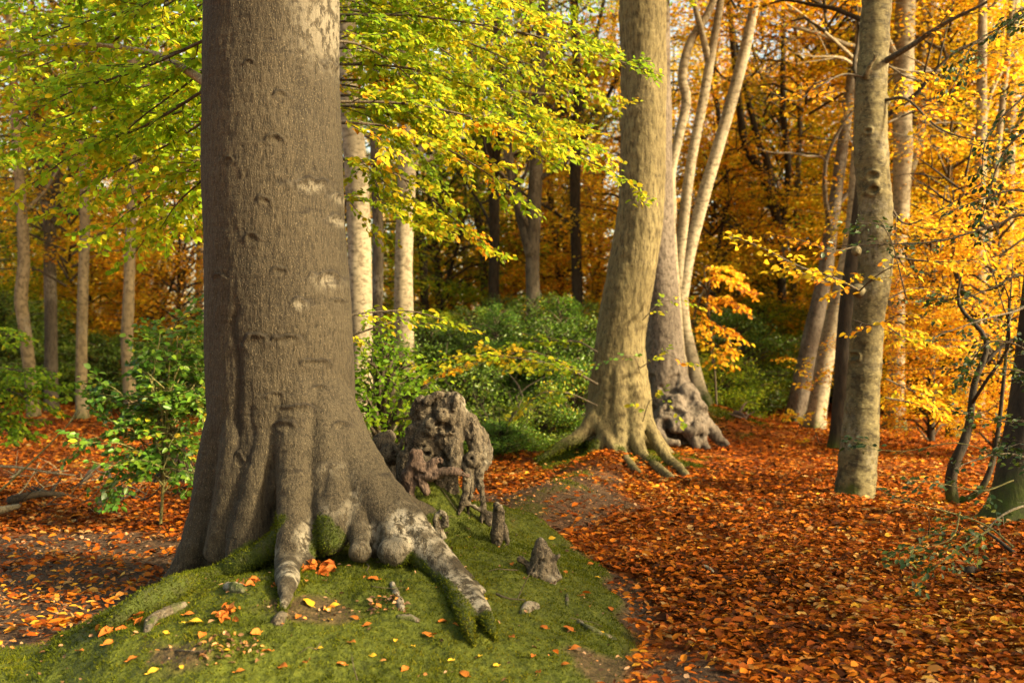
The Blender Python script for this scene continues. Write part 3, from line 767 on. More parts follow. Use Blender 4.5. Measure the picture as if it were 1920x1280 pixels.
stump("tree_stump", "knee-high twisted small stump with a rotten split on the mossy mound's right slope", [
    ('b', 1005, 1070, q, .055), ('b', 1028, 1062, q + .02, .05), ('t', [(1015, 1085, q, .07), (1016, 1040, q, .06), (1015, 1022, q, .04), (1012, 1010, q, .02)]),
    ('t', [(1020, 1030, q, .04), (1035, 1060, q, .04), (1045, 1085, q - .02, .025)]), ('t', [(1000, 1075, q - .04, .035), (998, 1088, q - .05, .03)]),
    ('t', [(1030, 1085, q - .03, .035), (1035, 1110, q - .08, .04), (1033, 1130, q - .12, .03)]), ('b', 975, 1048, q, .026), ('t', [(975, 1048, q, .022), (990, 1060, q, .022)]), ('b', 1043, 1045, q, .025)],
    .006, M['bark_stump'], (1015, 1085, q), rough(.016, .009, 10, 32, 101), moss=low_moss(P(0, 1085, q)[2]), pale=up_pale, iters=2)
small_roots = [
    ("pale barkless root peg leaning out of the moss below the round root knobs", [(735, 1095, .016), (742, 1115, .02), (750, 1132, .022), (754, 1145, .012)], .7),
    ("squat dark root nub in the moss under the beech's front root", [(518, 1172, .03), (526, 1162, .028), (532, 1150, .014)], .1),
    ("forked pale root end breaking the moss beside the twisted small stump", [(978, 1150, .015), (990, 1140, .028), (1002, 1135, .022), (1010, 1142, .012)], .6),
    ("short tan root tip standing upright at the moss edge", [(1062, 1138, .012), (1064, 1125, .014), (1063, 1115, .008)], .2),
    ("thin pale root lying along the moss near the path edge", [(1085, 1165, .008), (1105, 1178, .012), (1130, 1190, .014), (1155, 1200, .010)], .7),
    ("flat grey flake of bark and root lying on the moss", [(745, 1157, .010), (765, 1160, .02), (785, 1166, .012)], .4),
    ("mossy brown root back crossing from the left root towards the mound front", [(345, 1135, .02), (310, 1150, .03), (285, 1165, .025), (275, 1185, .015)], .2),
    ("rounded brown root knuckle rising through the mossy left root", [(325, 1108, .03), (345, 1100, .04), (362, 1105, .03)], .1),
    ("grey lichen-crusted lump of wood beside the mossy root hollow", [(425, 1102, .02), (442, 1103, .032), (458, 1108, .02)], .8),
]
for i, (lab, pts, pl) in enumerate(small_roots):
    mb = MB()
    g = [G(a, b) for a, b, r in pts]
    tube(mb, [p + [0, 0, r * .05] for p, (a, b, r) in zip(g, pts)], [r for a, b, r in pts], 10, .02)
    o, V, N, w = fused("root_fragment", mb, g[0], .0045, M['bark_stump'], 1, rough(.008, .004, 16, 45, 110 + i * 7), (lambda V, N: sst(.50, .62, fbm(V * 22, 2, 6)) * .9), (lambda V, N, pl=pl: np.full(len(V), pl)))
    o.location = g[0]; tag(o, lab, "root")
# ------------------------------------------------------------------ crowns (shared meshes)
def spray_leaves(mb, rng, a, b, width, n, L, droop, jit, full=False, mat=0, tilt=.45, iso=0.0):
    """Leaves in a flat drooping fan along the line a-b."""
    a = np.asarray(a, float); b = np.asarray(b, float)
    d = b - a; ln = np.linalg.norm(d); d = d / ln
    s = np.cross(d, [0, 0, 1.0]); s /= np.linalg.norm(s) + 1e-9
    t = rng.random(n) ** .8; w = rng.uniform(-1, 1, n) * np.sqrt(np.clip(np.sin(np.clip(t * .95 + .05, 0, 1) * math.pi), 0.05, 1))
    p = a + d * (t * ln)[:, None] + s * (w * width)[:, None]
    p[:, 2] -= droop * (t ** 2 * .7 + w ** 2 * .35) * ln * .5
    p += rng.normal(0, jit, (n, 3))
    sgn = np.sign(w + rng.normal(0, .3, n))
    ld = norm(d * .8 + s * (sgn * .8)[:, None] + np.array([0, 0, -.35]) + rng.normal(0, .35 + iso, (n, 3)))
    nn = norm(LIFT * (1 - iso * .6) + rng.normal(0, tilt + iso * .6, (n, 3)))
    LL = L * rng.uniform(.65, 1.2, n)
    (leaf_full if full else leaf_kite)(mb, p, ld, nn, LL, LL * rng.uniform(.52, .68, n), mat, **({'rng': rng} if full else {}))

def crown_mesh(name, seed, rad, z0, z1, nsp, lps, L, flat=.5, droop=.5, inner=.15, twigs=True, iso=0.0, sharp=1.0):
    rng = np.random.default_rng(seed); mb = MB()
    for i in range(nsp):
        u = (i + rng.random()) / nsp; z = z0 + (z1 - z0) * u
        prof = (math.sin(math.pi * min(1, .12 + u * .86)) ** .6) * sharp + (1 - sharp)
        az = i * 2.39996 + rng.normal(0, .4); r1 = rad * prof * rng.uniform(.45, 1.05); r0 = r1 * inner
        c, s = math.cos(az), math.sin(az)
        rise = flat * rng.uniform(-.1, .5) * r1
        A = np.array([c * r0, s * r0, z - .1]); B = np.array([c * r1, s * r1, z + rise])
        mid = A + (B - A) * .25
        n = int(lps * rng.uniform(.5, 1.3) * (.35 + r1 / rad))
        spray_leaves(mb, rng, mid, B, r1 * rng.uniform(.22, .42), n, L, droop, .05 + L * .5, iso=iso)
        for k in range(2):
            az2 = az + rng.choice([-1, 1]) * rng.uniform(.35, .8); st = A + (B - A) * rng.uniform(.35, .7)
            E = st + np.array([math.cos(az2), math.sin(az2), rng.uniform(-.15, .25)]) * r1 * rng.uniform(.3, .55)
            spray_leaves(mb, rng, st, E, r1 * .2, n // 3, L, droop, .05 + L * .4, iso=iso)
            if twigs and k == 0: tube(mb, [st, (st + E) / 2 + [0, 0, .04], E], [.012, .008, .004], 3, 5, 1)
        if twigs:
            tube(mb, [A * [.2, .2, 1] - [0, 0, .3], mid, A + (B - A) * .6 - [0, 0, .05 * droop], B - [0, 0, .3 * droop * r1 * .3]], [.03, .022, .013, .004], 4, 5, 1)
    return mb.mesh(name, [M['leaf_gold'], M['twig']])
CR = {}
CR['low_a'] = crown_mesh("low_crown", 1, 2.6, .8, 7.5, 80, 140, .085)
CR['low_b'] = crown_mesh("low_crown", 2, 3.0, 1.2, 8.5, 85, 140, .085, flat=.3)
CR['low_c'] = crown_mesh("low_crown", 3, 2.2, .5, 5.5, 70, 180, .075, flat=.2, droop=.7)
CR['high_a'] = crown_mesh("high_crown", 4, 3.2, 4.2, 10.5, 70, 120, .09)
CR['high_b'] = crown_mesh("high_crown", 5, 2.8, 5.0, 12.0, 70, 120, .09)
CR['bush_a'] = crown_mesh("bush_crown", 6, 1.5, .1, 2.3, 90, 130, .055, flat=.9, droop=.2, iso=.6)
CR['bush_b'] = crown_mesh("bush_crown", 7, 1.2, .0, 1.5, 80, 130, .05, flat=.9, droop=.2, iso=.6)
CR['bush_c'] = crown_mesh("bush_crown", 8, 1.6, .2, 3.4, 110, 130, .055, flat=.7, droop=.3, iso=.5)
CR['leafy'] = crown_mesh("bush_crown", 9, .62, .1, 1.45, 60, 36, .060, flat=.7, droop=.3, iso=.3)
def put_crown(root, kind, leaf, off=(0, 0, 0), rot=0.0, scale=(1, 1, 1), name="crown"):
    o = bpy.data.objects.new(name, CR[kind]); C.objects.link(o); o.parent = root
    o.location = off; o.rotation_euler = (0, 0, rot); o.scale = scale
    o.material_slots[0].link = 'OBJECT'; o.material_slots[0].material = M[leaf]
    return o

# ------------------------------------------------------------------ standing trees
_rt = random.Random(77)
def flare_fun(base, k, amp, hgt, seed, rough_amp=.05, lobes=5):
    ph = seed * 1.7
    def f(p, a):
        z = (p[:, 2] - base[2])[:, None]
        e = np.exp(-np.clip(z, 0, None) / hgt)
        nz = vnoise(np.stack([np.cos(a)[None] * 1.6 + p[:, 2:3] * 0, np.sin(a)[None] * 1.6 + p[:, 2:3] * 0, p[:, 2:3] * 2.2 + a[None] * 0], -1).reshape(-1, 3) + seed * 3.1, seed).reshape(len(p), len(a)) - .5
        nf = vnoise(np.stack([np.cos(a)[None] * 4 + p[:, 2:3] * 0, np.sin(a)[None] * 4 + p[:, 2:3] * 0, p[:, 2:3] * 9 + a[None] * 0], -1).reshape(-1, 3) + seed * 5.1, seed + 3).reshape(len(p), len(a)) - .5
        return 1 + amp * e * (.55 + .75 * np.cos(a[None] * lobes + ph)) + nz * rough_amp * 2 + nf * rough_amp * .8
    return f
def limb(mb, p, d, ln, r, depth, rng, segs=6):
    """A forking, wavering limb."""
    pts = [p]; rad = [r]; q = np.array(p, float); d = np.array(d, float)
    n = 5
    for i in range(n):
        d = norm(d + rng.normal(0, .22, 3) + [0, 0, .06]); q = q + d * ln / n
        pts.append(q.copy()); rad.append(r * (1 - .8 * (i + 1) / n))
        if depth > 0 and i in (1, 2, 3):
            dd = norm(d + rng.normal(0, .65, 3)); limb(mb, q.copy(), dd, ln * .55, rad[-1] * .7, depth - 1, rng, max(4, segs - 2))
    tube(mb, pts, rad, segs, .3)
def tree(name, label, stems, bark, d, crown=None, top=10.5, limbs=4, lz=(3.5, 9), group=None, segs=20, flare=(.35, .22), seed=1, base_z=None, rough_amp=.05, moss=.4, cat="tree", step=.12):
    """stems: list of [(px, py, half width px), ...] from the ground up; the first is the main stem."""
    x0, y0, w0 = stems[0][0]
    base = P(x0, y0, d)
    g = h1(base[0], base[1])
    zb = g if base_z is None else base_z
    rng = np.random.default_rng(seed)
    root = empty(name, (base[0], d, zb)); tag(root, label, cat, group)
    B = np.array([base[0], d, zb])
    mb = MB()
    for k, st in enumerate(stems):
        pts = [P(a, b, d) for a, b, w in st]; rad = [w / F * d for a, b, w in st]
        if k:
            off = rng.uniform(-.12, .12)
            for p in pts[1:]: p[1] += off
        else:
            pts[0][2] = min(pts[0][2], zb)
            pts.insert(0, pts[0] - [0, 0, .12]); rad.insert(0, rad[0])
            wv = rng.normal(0, 1, 2) * .04
            for i, p in enumerate(pts): p[1] += wv[0] * math.sin(i * 1.3)
        if pts[-1][2] < top:
            dirn = norm(pts[-1] - pts[-2]); dirn = norm(dirn * .7 + np.array([0, 0, .5])); h = top - pts[-1][2]
            e1 = pts[-1] + dirn * h * .5 + [rng.normal(0, .12), rng.normal(0, .12), 0]; e2 = e1 + norm(dirn + [0, 0, .4]) * h * .5
            pts += [e1, e2]; rad += [rad[-1] * .7, rad[-1] * .2]
        tube(mb, pts, rad, segs, step, 0, flare_fun(B, k, flare[0] if k == 0 else 0.0, flare[1], seed, rough_amp))
        pp, rr = resample(pts, rad, .1)
        for i in range(limbs if k == 0 else max(0, limbs - 2)):
            z = rng.uniform(*lz); j = int(np.argmin(np.abs(pp[:, 2] - z)))
            az = rng.uniform(0, 6.28); up = rng.uniform(.3, 1.0)
            limb(mb, pp[j], norm(np.array([math.cos(az), math.sin(az), up])), rng.uniform(1.6, 3.4), max(.018, rr[j] * .42), 1, rng)
    mb.v = [v - B.astype(np.float32) for v in mb.v]
    o = bpy.data.objects.new("trunk", mb.mesh("trunk", [M[bark]])); C.objects.link(o); o.parent = root
    n = len(o.data.vertices); co = np.empty(n * 3); o.data.vertices.foreach_get("co", co); co = co.reshape(-1, 3)
    nz = fbm(co * 5 + seed, 3, 4)
    set_attr(o, "moss", sst(.35, .7, np.exp(-np.clip(co[:, 2], 0, None) / .35) * moss * 2.2 * (.4 + nz)))
    set_attr(o, "pale", sst(.55, .7, fbm(co * 2.5 + seed, 3, 9)) * (0 if bark == "bark_dark" else .5))
    if crown:
        for i, cr in enumerate(crown if isinstance(crown, list) else [crown]):
            kind, leaf, scl = cr[:3]; off = cr[3] if len(cr) > 3 else (0, 0, 0)
            put_crown(root, kind, leaf, off, rng.uniform(0, 6.28), (scl, scl, scl))
    return root

# middle beech on its bank, with spread roots (fused)
def mid_beech():
    mb = MB(); D = 11.6
    ax = [(1206, -40, 43.5), (1206, 100, 43), (1207, 250, 42), (1203, 380, 43), (1186, 500, 46), (1168, 600, 47.5), (1157, 700, 49), (1152, 770, 53), (1152, 840, 52), (1155, 890, 48)]
    pts = [P(a, b, D) for a, b, w in ax]; rad = [w / F * D for a, b, w in ax]
    tube(mb, pts, rad, 28, .12)
    T = lambda *p: pxtube(mb, p, 10, .08)
    T((1165, 620, 11.55, .12), (1140, 730, 11.45, .13), (1115, 785, 11.35, .11), (1090, 815, 11.25, .08), (1050, 838, 11.2, .065), (1005, 864, 11.15, .04))
    T((1150, 640, 11.5, .12), (1140, 760, 11.35, .13), (1135, 815, 11.2, .10), (1110, 850, 11.1, .07), (1095, 872, 11.05, .05))
    T((1165, 620, 11.5, .12), (1160, 750, 11.32, .14), (1160, 815, 11.15, .09), (1166, 850, 11.0, .06), PG(1185, 880, .05), PG(1204, 896, .035))
    T((1180, 620, 11.5, .12), (1186, 740, 11.35, .13), (1192, 820, 11.15, .10), (1207, 855, 11.0, .07), PG(1237, 887, .06), PG(1262, 905, .045), PG(1275, 915, .02))
    T((1190, 640, 11.55, .12), (1203, 740, 11.45, .11), (1217, 800, 11.3, .08), (1238, 840, 11.15, .07), (1264, 872, 11.0, .06), PG(1284, 896, .05), PG(1296, 912, .025))
    T((1120, 790, 11.3, .09), (1150, 840, 11.0, .05), (1175, 868, 10.85, .05), (1210, 880, 10.8, .045), (1250, 890, 10.8, .03))
    for a in (30, 80, 140):
        b = P(1160, 830, D); c, s = math.cos(R(a)), math.sin(R(a))
        tube(mb, [b + [c * .15, s * .15, .3], b + [c * .5, s * .5, 0], b + [c * .9, s * .9, -.3]], [.2, .12, .05], 8, .1)
    base = P(1156, 850, D); base[2] = h1(base[0], base[1])
    def disp(V, N):
        z = V[:, 2]
        d = .05 * (fbm(V * [2.4, 2.4, 1.5], 3, 1) - .5) + .02 * (fbm(V * [22, 22, 7], 3, 6) - .5)
        return d + .02 * (fbm(V * [7, 7, 14], 3, 7) - .5)
    def moss(V, N):
        g = H(V[:, 0], V[:, 1]); nz = fbm(V * 4, 3, 5)
        left = sst(1.05, .75, V[:, 0])
        return sst(.35, .7, (sst(.4, .0, V[:, 2] - g) * (.3 + .75 * left) + .2 * N[:, 2]) * (.5 + nz))
    def extra(out):
        t0 = pts[0]
        tube(out, [t0 - [0, 0, .1], t0 + [0, 0, 1.5], t0 + [.1, .1, 4.5], t0 + [.2, .1, 7]], [rad[0] * .99, rad[0] * .93, rad[0] * .6, .05], 24, .3)
        rng = np.random.default_rng(3)
        for z in (.8, 1.5, 2.4, 3.3, 4.2):
            a = rng.uniform(0, 6.28); limb(out, t0 + [0, 0, z], norm(np.array([math.cos(a), math.sin(a), .7])), 3.0, .09, 1, rng)
    root = empty("beech_tree", base)
    tag(root, "golden-barked beech with a swept base and claw-like roots straddling the leafy bank", "tree")
    o, V, N, w = fused("trunk", mb, base, .018, M['bark_gold'], 5, disp, moss, None, root, extra)
    tufts(V, N, w, .018, root, base, 2, .012, .03, .006)
    put_crown(root, 'high_a', 'leaf_ygreen', (0, .3, 1.8), 1.0, (1, 1, 1))
    return root, base
MID, MID_BASE = mid_beech()
def burr_beech():
    mb = MB(); D = 13.6
    ax = [(1226, -60, 28), (1228, 60, 28), (1230, 200, 29), (1232, 400, 30), (1240, 540, 31), (1245, 640, 36), (1250, 720, 42), (1258, 775, 52), (1262, 820, 56), (1265, 850, 50)]
    pts = [P(a, b, D) for a, b, w in ax]; rad = [w / F * D for a, b, w in ax]
    tube(mb, pts, rad, 26, .12)
    T = lambda *p: pxtube(mb, p, 10, .08)
    T((1280, 730, 13.4, .16), (1305, 775, 13.25, .15), (1330, 800, 13.15, .10), (1345, 818, 13.05, .085), (1362, 838, 13.0, .06))
    T((1295, 770, 13.2, .15), (1308, 800, 13.05, .13), (1318, 830, 12.95, .06), (1330, 842, 12.9, .04))
    T((1270, 770, 13.15, .14), (1285, 800, 13.0, .10), (1300, 820, 12.95, .07), (1305, 840, 12.9, .04))
    T((1240, 780, 13.2, .14), (1232, 805, 13.05, .10), (1245, 825, 12.95, .07), (1272, 832, 12.9, .05))
    for a, b, d, r in ((1312, 768, 13.2, .13), (1268, 756, 13.2, .13), (1250, 775, 13.1, .13), (1283, 785, 13.05, .12), (1308, 800, 12.98, .10), (1300, 745, 13.3, .13), (1322, 790, 13.1, .1), (1265, 800, 13.0, .1), (1296, 808, 12.95, .08)): ball(mb, P(a, b, d), r)
    bh = hollows([(1306, 770, 13.1, .12), (1248, 797, 12.9, .10), (1318, 815, 12.9, .05)])
    base = P(1262, 835, D); base[2] = h1(base[0], base[1])
    def disp(V, N):
        lo = sst(2.0, .6, V[:, 2])
        return .04 * (fbm(V * 2.2, 3, 1) - .5) + lo * .06 * (fbm(V * 5, 3, 6) - .5) + lo * .05 * (fbm(V * [16, 16, 5], 3, 16) - .5) - lo * .03 * bh(V) + .012 * (fbm(V * 24, 2, 2) - .5) - lo * .05 * sst(.62, .7, fbm(V * 7 + 3, 2, 8))
    def moss(V, N):
        g = H(V[:, 0], V[:, 1]); return sst(.4, .7, (sst(.3, .0, V[:, 2] - g) + .25 * N[:, 2]) * (.3 + fbm(V * 4, 3, 5)) * sst(2.6, 2.2, V[:, 0] + .3))
    def extra(out):
        t0 = pts[0]
        tube(out, [t0 - [0, 0, .1], t0 + [0, 0, 1.5], t0 + [-.1, .3, 4.0], t0 + [-.1, .5, 6]], [rad[0] * .99, rad[0] * .9, rad[0] * .6, .05], 20, .3)
        rng = np.random.default_rng(5)
        for z in (.5, 1.3, 2.3, 3.3):
            a = rng.uniform(0, 6.28); limb(out, t0 + [0, 0, z], norm(np.array([math.cos(a), math.sin(a), .7])), 2.6, .07, 1, rng)
    root = empty("beech_tree", base)
    tag(root, "pinkish grey beech with swollen burred foot right behind the golden swept trunk", "tree")
    o, V, N, w = fused("trunk", mb, base, .02, M['bark_pink'], 6, disp, moss, None, root, extra, lambda V, N: bh(V) * .9)
    tufts(V, N, w, .02, root, base, 2, .015, .035, .008)
    put_crown(root, 'high_b', 'leaf_orange', (0, .3, 2.2), 2.0, (1, 1, 1))
    return root
burr_beech()
def right_beech():
    mb = MB(); D = 9.3
    ax = [(1650, -60, 25), (1644, 0, 26), (1638, 100, 27.5), (1633, 200, 29), (1635, 300, 32), (1642, 400, 31), (1641, 500, 31), (1628, 600, 30), (1621, 700, 30.5), (1614, 800, 33), (1607, 880, 35), (1600, 940, 37), (1596, 985, 39)]
    pts = [P(a, b, D) for a, b, w in ax]; rad = [w / F * D for a, b, w in ax]
    tube(mb, pts, rad, 26, .08)
    ball(mb, P(1640, 345, 9.18), .045); ball(mb, P(1606, 470, 9.2), .05); ball(mb, P(1608, 545, 9.2), .06); ball(mb, P(1660, 190, 9.25), .05); ball(mb, P(1628, 135, 9.2), .04); ball(mb, P(1660, 480, 9.3), .05)
    pxtube(mb, [(1622, 145, 9.2, .035), (1630, 125, 9.12, .022), (1640, 110, 9.08, .016), (1646, 100, 9.05, .009)], 8, .02)
    pxtube(mb, [(1640, 112, 9.08, .014), (1638, 98, 9.05, .008), (1634, 92, 9.04, .005)], 6, .02)
    base = P(1600, 948, D); base[2] = h1(base[0], base[1])
    kn = [(P(1637, 330, 9.15), .05), (P(1638, 356, 9.15), .045), (P(1607, 668, 9.15), .04), (P(1630, 245, 9.15), .03)]
    def disp(V, N):
        z = V[:, 2]
        d = .03 * (fbm(V * [2.5, 2.5, 3], 3, 1) - .5) + .018 * (fbm(V * [3, 3, 16], 3, 4) - .5) + .006 * (fbm(V * 30, 2, 2) - .5)
        for c, r in kn:
            q = np.hypot(V[:, 0] - c[0], z - c[2]) / r + .7 * (fbm(V * 24, 2, 7) - .5)
            d += (N[:, 1] < 0) * (.02 * np.exp(-((q - 1) / .35) ** 2) - .03 * np.exp(-(q / .6) ** 2))
        return d
    def extra(out):
        t0 = pts[0]; rng = np.random.default_rng(8)
        tube(out, [t0 - [0, 0, .1], t0 + [.1, 0, 1.5], t0 + [.3, .1, 4.0], t0 + [.4, .1, 6]], [rad[0] * .99, rad[0] * .9, rad[0] * .6, .03], 20, .3)
        for z in (.3, 1.0, 1.8, 2.6, 3.4):
            a = rng.uniform(0, 6.28); limb(out, t0 + [.05, 0, z], norm(np.array([math.cos(a), math.sin(a), .6])), 2.4, .05, 1, rng)
    root = empty("beech_tree", base)
    tag(root, "smooth olive-gold beech with knot holes and a dead twig beside the leaf path", "tree")
    fused("trunk", mb, base, .011, M['bark_smooth'], 3, disp, lambda V, N: sst(.45, .75, sst(.4, .0, V[:, 2] - base[2]) * (.1 + fbm(V * 6, 3, 5)) * sst(.5, -.4, N[:, 0]) * 1.1), lambda V, N: sst(.5, .7, fbm(V * 3, 2, 3)) * .3, root, extra, lambda V, N: np.clip(sst(.58, .68, fbm(V * [7, 7, 5], 3, 19)) * .8 * sst(2.6, .6, V[:, 2]) + sst(.72, .8, fbm(V * [12, 12, 40], 2, 23)) * .6, 0, 1))
    put_crown(root, 'high_a', 'leaf_gold', (0.2, 0, 2.8), 2.6, (.8, .8, .9))
    return root, base
RIGHT, RIGHT_BASE = right_beech()

hi = lambda leaf, k='high_a', s=1.0, off=(0, 0, 0): (k, leaf, s, off)
T = tree
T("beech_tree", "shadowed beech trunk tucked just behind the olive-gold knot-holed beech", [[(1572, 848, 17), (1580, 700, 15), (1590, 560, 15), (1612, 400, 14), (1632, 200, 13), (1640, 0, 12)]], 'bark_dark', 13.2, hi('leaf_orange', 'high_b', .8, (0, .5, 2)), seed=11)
T("beech_tree", "pale multi-stemmed beech splaying upwards from the bank behind the burred beech",
  [[(1314, 752, 17), (1300, 690, 14), (1284, 620, 13), (1276, 565, 15), (1280, 545, 13), (1291, 480, 12), (1316, 380, 12), (1345, 280, 11.5), (1374, 180, 11), (1400, 80, 10), (1418, -10, 9), (1436, -120, 8)],
   [(1280, 600, 11), (1273, 520, 11), (1283, 400, 10), (1298, 290, 9.5), (1318, 190, 9), (1331, 115, 8.5), (1348, 20, 7), (1356, -60, 6)],
   [(1262, 420, 8), (1258, 330, 8.5), (1270, 265, 9), (1286, 190, 9), (1278, 145, 8.5), (1294, 80, 8), (1330, 20, 7), (1346, -40, 6)],
   [(1330, 120, 7), (1312, 60, 6), (1300, 10, 5), (1296, -60, 4)], [(1290, 760, 8), (1278, 680, 8), (1270, 600, 7)]],
  'bark_pale', 15.4, hi('leaf_orange', 'high_b', .9, (.8, 1, 2.2)), limbs=2, lz=(6.5, 9), seed=12, flare=(.5, .2))
T("beech_tree", "stout leaning grey beech, the shadier of the two side by side at the path's end", [[(1490, 792, 19), (1508, 700, 18), (1527, 600, 16), (1543, 520, 14), (1560, 420, 12.5), (1576, 320, 11), (1590, 200, 10)]], 'bark_pink', 18.2, hi('leaf_gold', 'high_a', 1.0, (.5, 1, 2.0)), seed=13)
T("beech_tree", "leaning beech with pale flaking bark, nearer of the pair at the path's end", [[(1526, 812, 19), (1540, 720, 17), (1555, 630, 16), (1576, 540, 15), (1598, 430, 13), (1606, 320, 11), (1612, 200, 10)]], 'bark_pale', 16.6, hi('leaf_orange', 'high_b', .9, (.7, 1, 2.2)), seed=14)
T("beech_tree", "rough-barked upright tree rising between the olive-gold beech and the holly twigs", [[(1674, 800, 19), (1679, 700, 16), (1682, 600, 15), (1682, 500, 15), (1688, 400, 16), (1690, 300, 17), (1692, 200, 17), (1698, 90, 18), (1702, -20, 18)]], 'bark_pale', 16.8, hi('leaf_gold', 'high_a', 1.0, (.3, 1.2, 2.2)), seed=15, rough_amp=.09, moss=.9)
T("beech_tree", "slender pale forking trunk leaning up beside the rough-barked upright tree", [[(1676, 770, 9), (1682, 560, 10), (1688, 440, 11), (1697, 360, 11), (1712, 280, 11), (1724, 180, 10), (1730, 60, 9), (1732, -60, 8)], [(1702, 340, 8), (1722, 260, 8), (1732, 170, 7)]], 'bark_pale', 19.0, hi('leaf_gold', 'low_b', 1.0, (.3, 1.2, .5)), seed=16)
T("beech_tree", "pale sunlit trunk, lower half of a close pair seen through the holly", [[(1806, 790, 15), (1814, 690, 14), (1826, 600, 14), (1834, 520, 13), (1838, 400, 11), (1842, 250, 10)]], 'bark_pale', 16.5, hi('leaf_orange', 'low_b', 1.0, (.4, 1.5, .6)), seed=17)
T("beech_tree", "thinner straight trunk of the close pair seen through the holly", [[(1836, 790, 9), (1838, 700, 9), (1843, 600, 9), (1850, 480, 8), (1862, 350, 7)]], 'bark_pale', 17.5, hi('leaf_gold', 'high_b', .8, (.4, 1.5, 2)), seed=18)
T("beech_tree", "pale trunk showing only near the top right corner among gold leaves", [[(1880, 780, 12), (1886, 500, 12), (1893, 250, 11), (1899, 90, 11), (1904, -40, 10)]], 'bark_pale', 18.5, hi('leaf_gold', 'low_a', 1.1, (.5, 1.5, .6)), seed=19)
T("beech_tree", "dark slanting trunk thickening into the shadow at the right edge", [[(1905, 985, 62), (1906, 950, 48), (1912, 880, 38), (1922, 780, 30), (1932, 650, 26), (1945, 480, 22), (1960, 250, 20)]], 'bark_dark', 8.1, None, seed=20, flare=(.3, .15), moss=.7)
T("sapling", "crooked dark coppice stem bent among the holly twigs near the right edge", [[(1790, 948, 12), (1783, 910, 11), (1788, 870, 10), (1806, 830, 9), (1818, 790, 7), (1828, 720, 6), (1850, 640, 5)], [(1800, 945, 6), (1830, 910, 6), (1850, 860, 5), (1862, 790, 4)]], 'bark_dark', 9.0, None, top=2.2, limbs=2, lz=(.8, 1.6), seed=21, flare=(.15, .1), segs=10, cat="sapling")
T("snapped_trunk", "short snapped trunk with split pinkish wood below the close pale pair", [[(1783, 800, 12), (1784, 770, 11.5), (1786, 752, 11)]], 'wood_dead', 15.6, None, top=-1, limbs=0, seed=22, flare=(.3, .15), segs=14, cat="dead tree")
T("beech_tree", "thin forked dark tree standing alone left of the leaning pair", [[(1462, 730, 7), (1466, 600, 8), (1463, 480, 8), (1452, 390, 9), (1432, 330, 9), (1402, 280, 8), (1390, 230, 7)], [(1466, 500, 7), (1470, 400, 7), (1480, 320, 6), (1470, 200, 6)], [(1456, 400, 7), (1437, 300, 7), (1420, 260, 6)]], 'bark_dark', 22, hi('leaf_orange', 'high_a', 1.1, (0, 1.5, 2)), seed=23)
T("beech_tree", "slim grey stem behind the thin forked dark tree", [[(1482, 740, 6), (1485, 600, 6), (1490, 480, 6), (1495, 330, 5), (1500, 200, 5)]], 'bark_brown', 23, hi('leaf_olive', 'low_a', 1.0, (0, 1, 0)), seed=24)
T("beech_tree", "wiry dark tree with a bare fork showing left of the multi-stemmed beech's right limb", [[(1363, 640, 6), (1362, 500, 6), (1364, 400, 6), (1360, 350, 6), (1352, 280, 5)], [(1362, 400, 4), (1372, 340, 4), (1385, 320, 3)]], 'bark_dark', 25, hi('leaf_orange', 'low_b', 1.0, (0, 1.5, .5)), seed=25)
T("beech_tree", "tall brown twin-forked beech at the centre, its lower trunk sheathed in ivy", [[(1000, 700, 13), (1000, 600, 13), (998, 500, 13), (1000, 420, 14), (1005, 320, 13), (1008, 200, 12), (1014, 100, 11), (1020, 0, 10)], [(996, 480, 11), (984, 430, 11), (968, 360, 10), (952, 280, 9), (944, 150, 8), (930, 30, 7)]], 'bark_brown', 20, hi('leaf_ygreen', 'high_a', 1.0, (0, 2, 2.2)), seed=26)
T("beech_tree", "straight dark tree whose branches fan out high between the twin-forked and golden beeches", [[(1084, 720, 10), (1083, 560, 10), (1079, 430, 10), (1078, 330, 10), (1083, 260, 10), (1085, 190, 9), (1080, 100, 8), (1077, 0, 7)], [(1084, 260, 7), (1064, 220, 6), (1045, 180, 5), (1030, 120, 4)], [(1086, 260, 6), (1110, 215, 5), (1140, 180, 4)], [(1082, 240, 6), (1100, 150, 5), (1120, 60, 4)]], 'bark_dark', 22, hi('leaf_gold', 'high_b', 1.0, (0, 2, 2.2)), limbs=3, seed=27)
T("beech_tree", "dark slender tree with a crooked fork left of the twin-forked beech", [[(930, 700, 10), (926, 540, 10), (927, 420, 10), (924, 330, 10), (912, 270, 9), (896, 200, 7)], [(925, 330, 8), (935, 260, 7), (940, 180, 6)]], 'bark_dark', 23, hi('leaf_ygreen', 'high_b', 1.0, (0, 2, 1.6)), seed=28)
for i, (px, w, dd, lab) in enumerate([(792, 8, 25, "dim brown trunk leaning just right of the pale sunlit twin trunks"), (841, 5, 29, "thin dim stem deep behind the pale trunks, left of its pair"), (872, 6, 30, "thin dim stem deep behind the pale trunks, right of its pair"), (1110, 5, 30, "thin dim stem seen close to the golden beech's left side"),
                               (1045, 6, 26, "slim grey-brown stem between the twin-forked beech and the fan-branched dark tree"), (955, 5, 31, "very thin stem seen just left of the twin-forked beech's fork"), (818, 6, 27, "slim dim trunk second to the right of the pale sunlit trunks"), (905, 7, 27, "slanting dim stem deep between the pale trunks and the twin-forked beech")]):
    T("beech_tree", lab, [[(px + 8, 700, w), (px + 4, 560, w), (px, 470, w), (px - 12, 380, w * .9), (px - 14, 200, w * .8)]], ('bark_dark', 'bark_brown', 'bark_tan')[i % 3], dd, None, seed=30 + i)
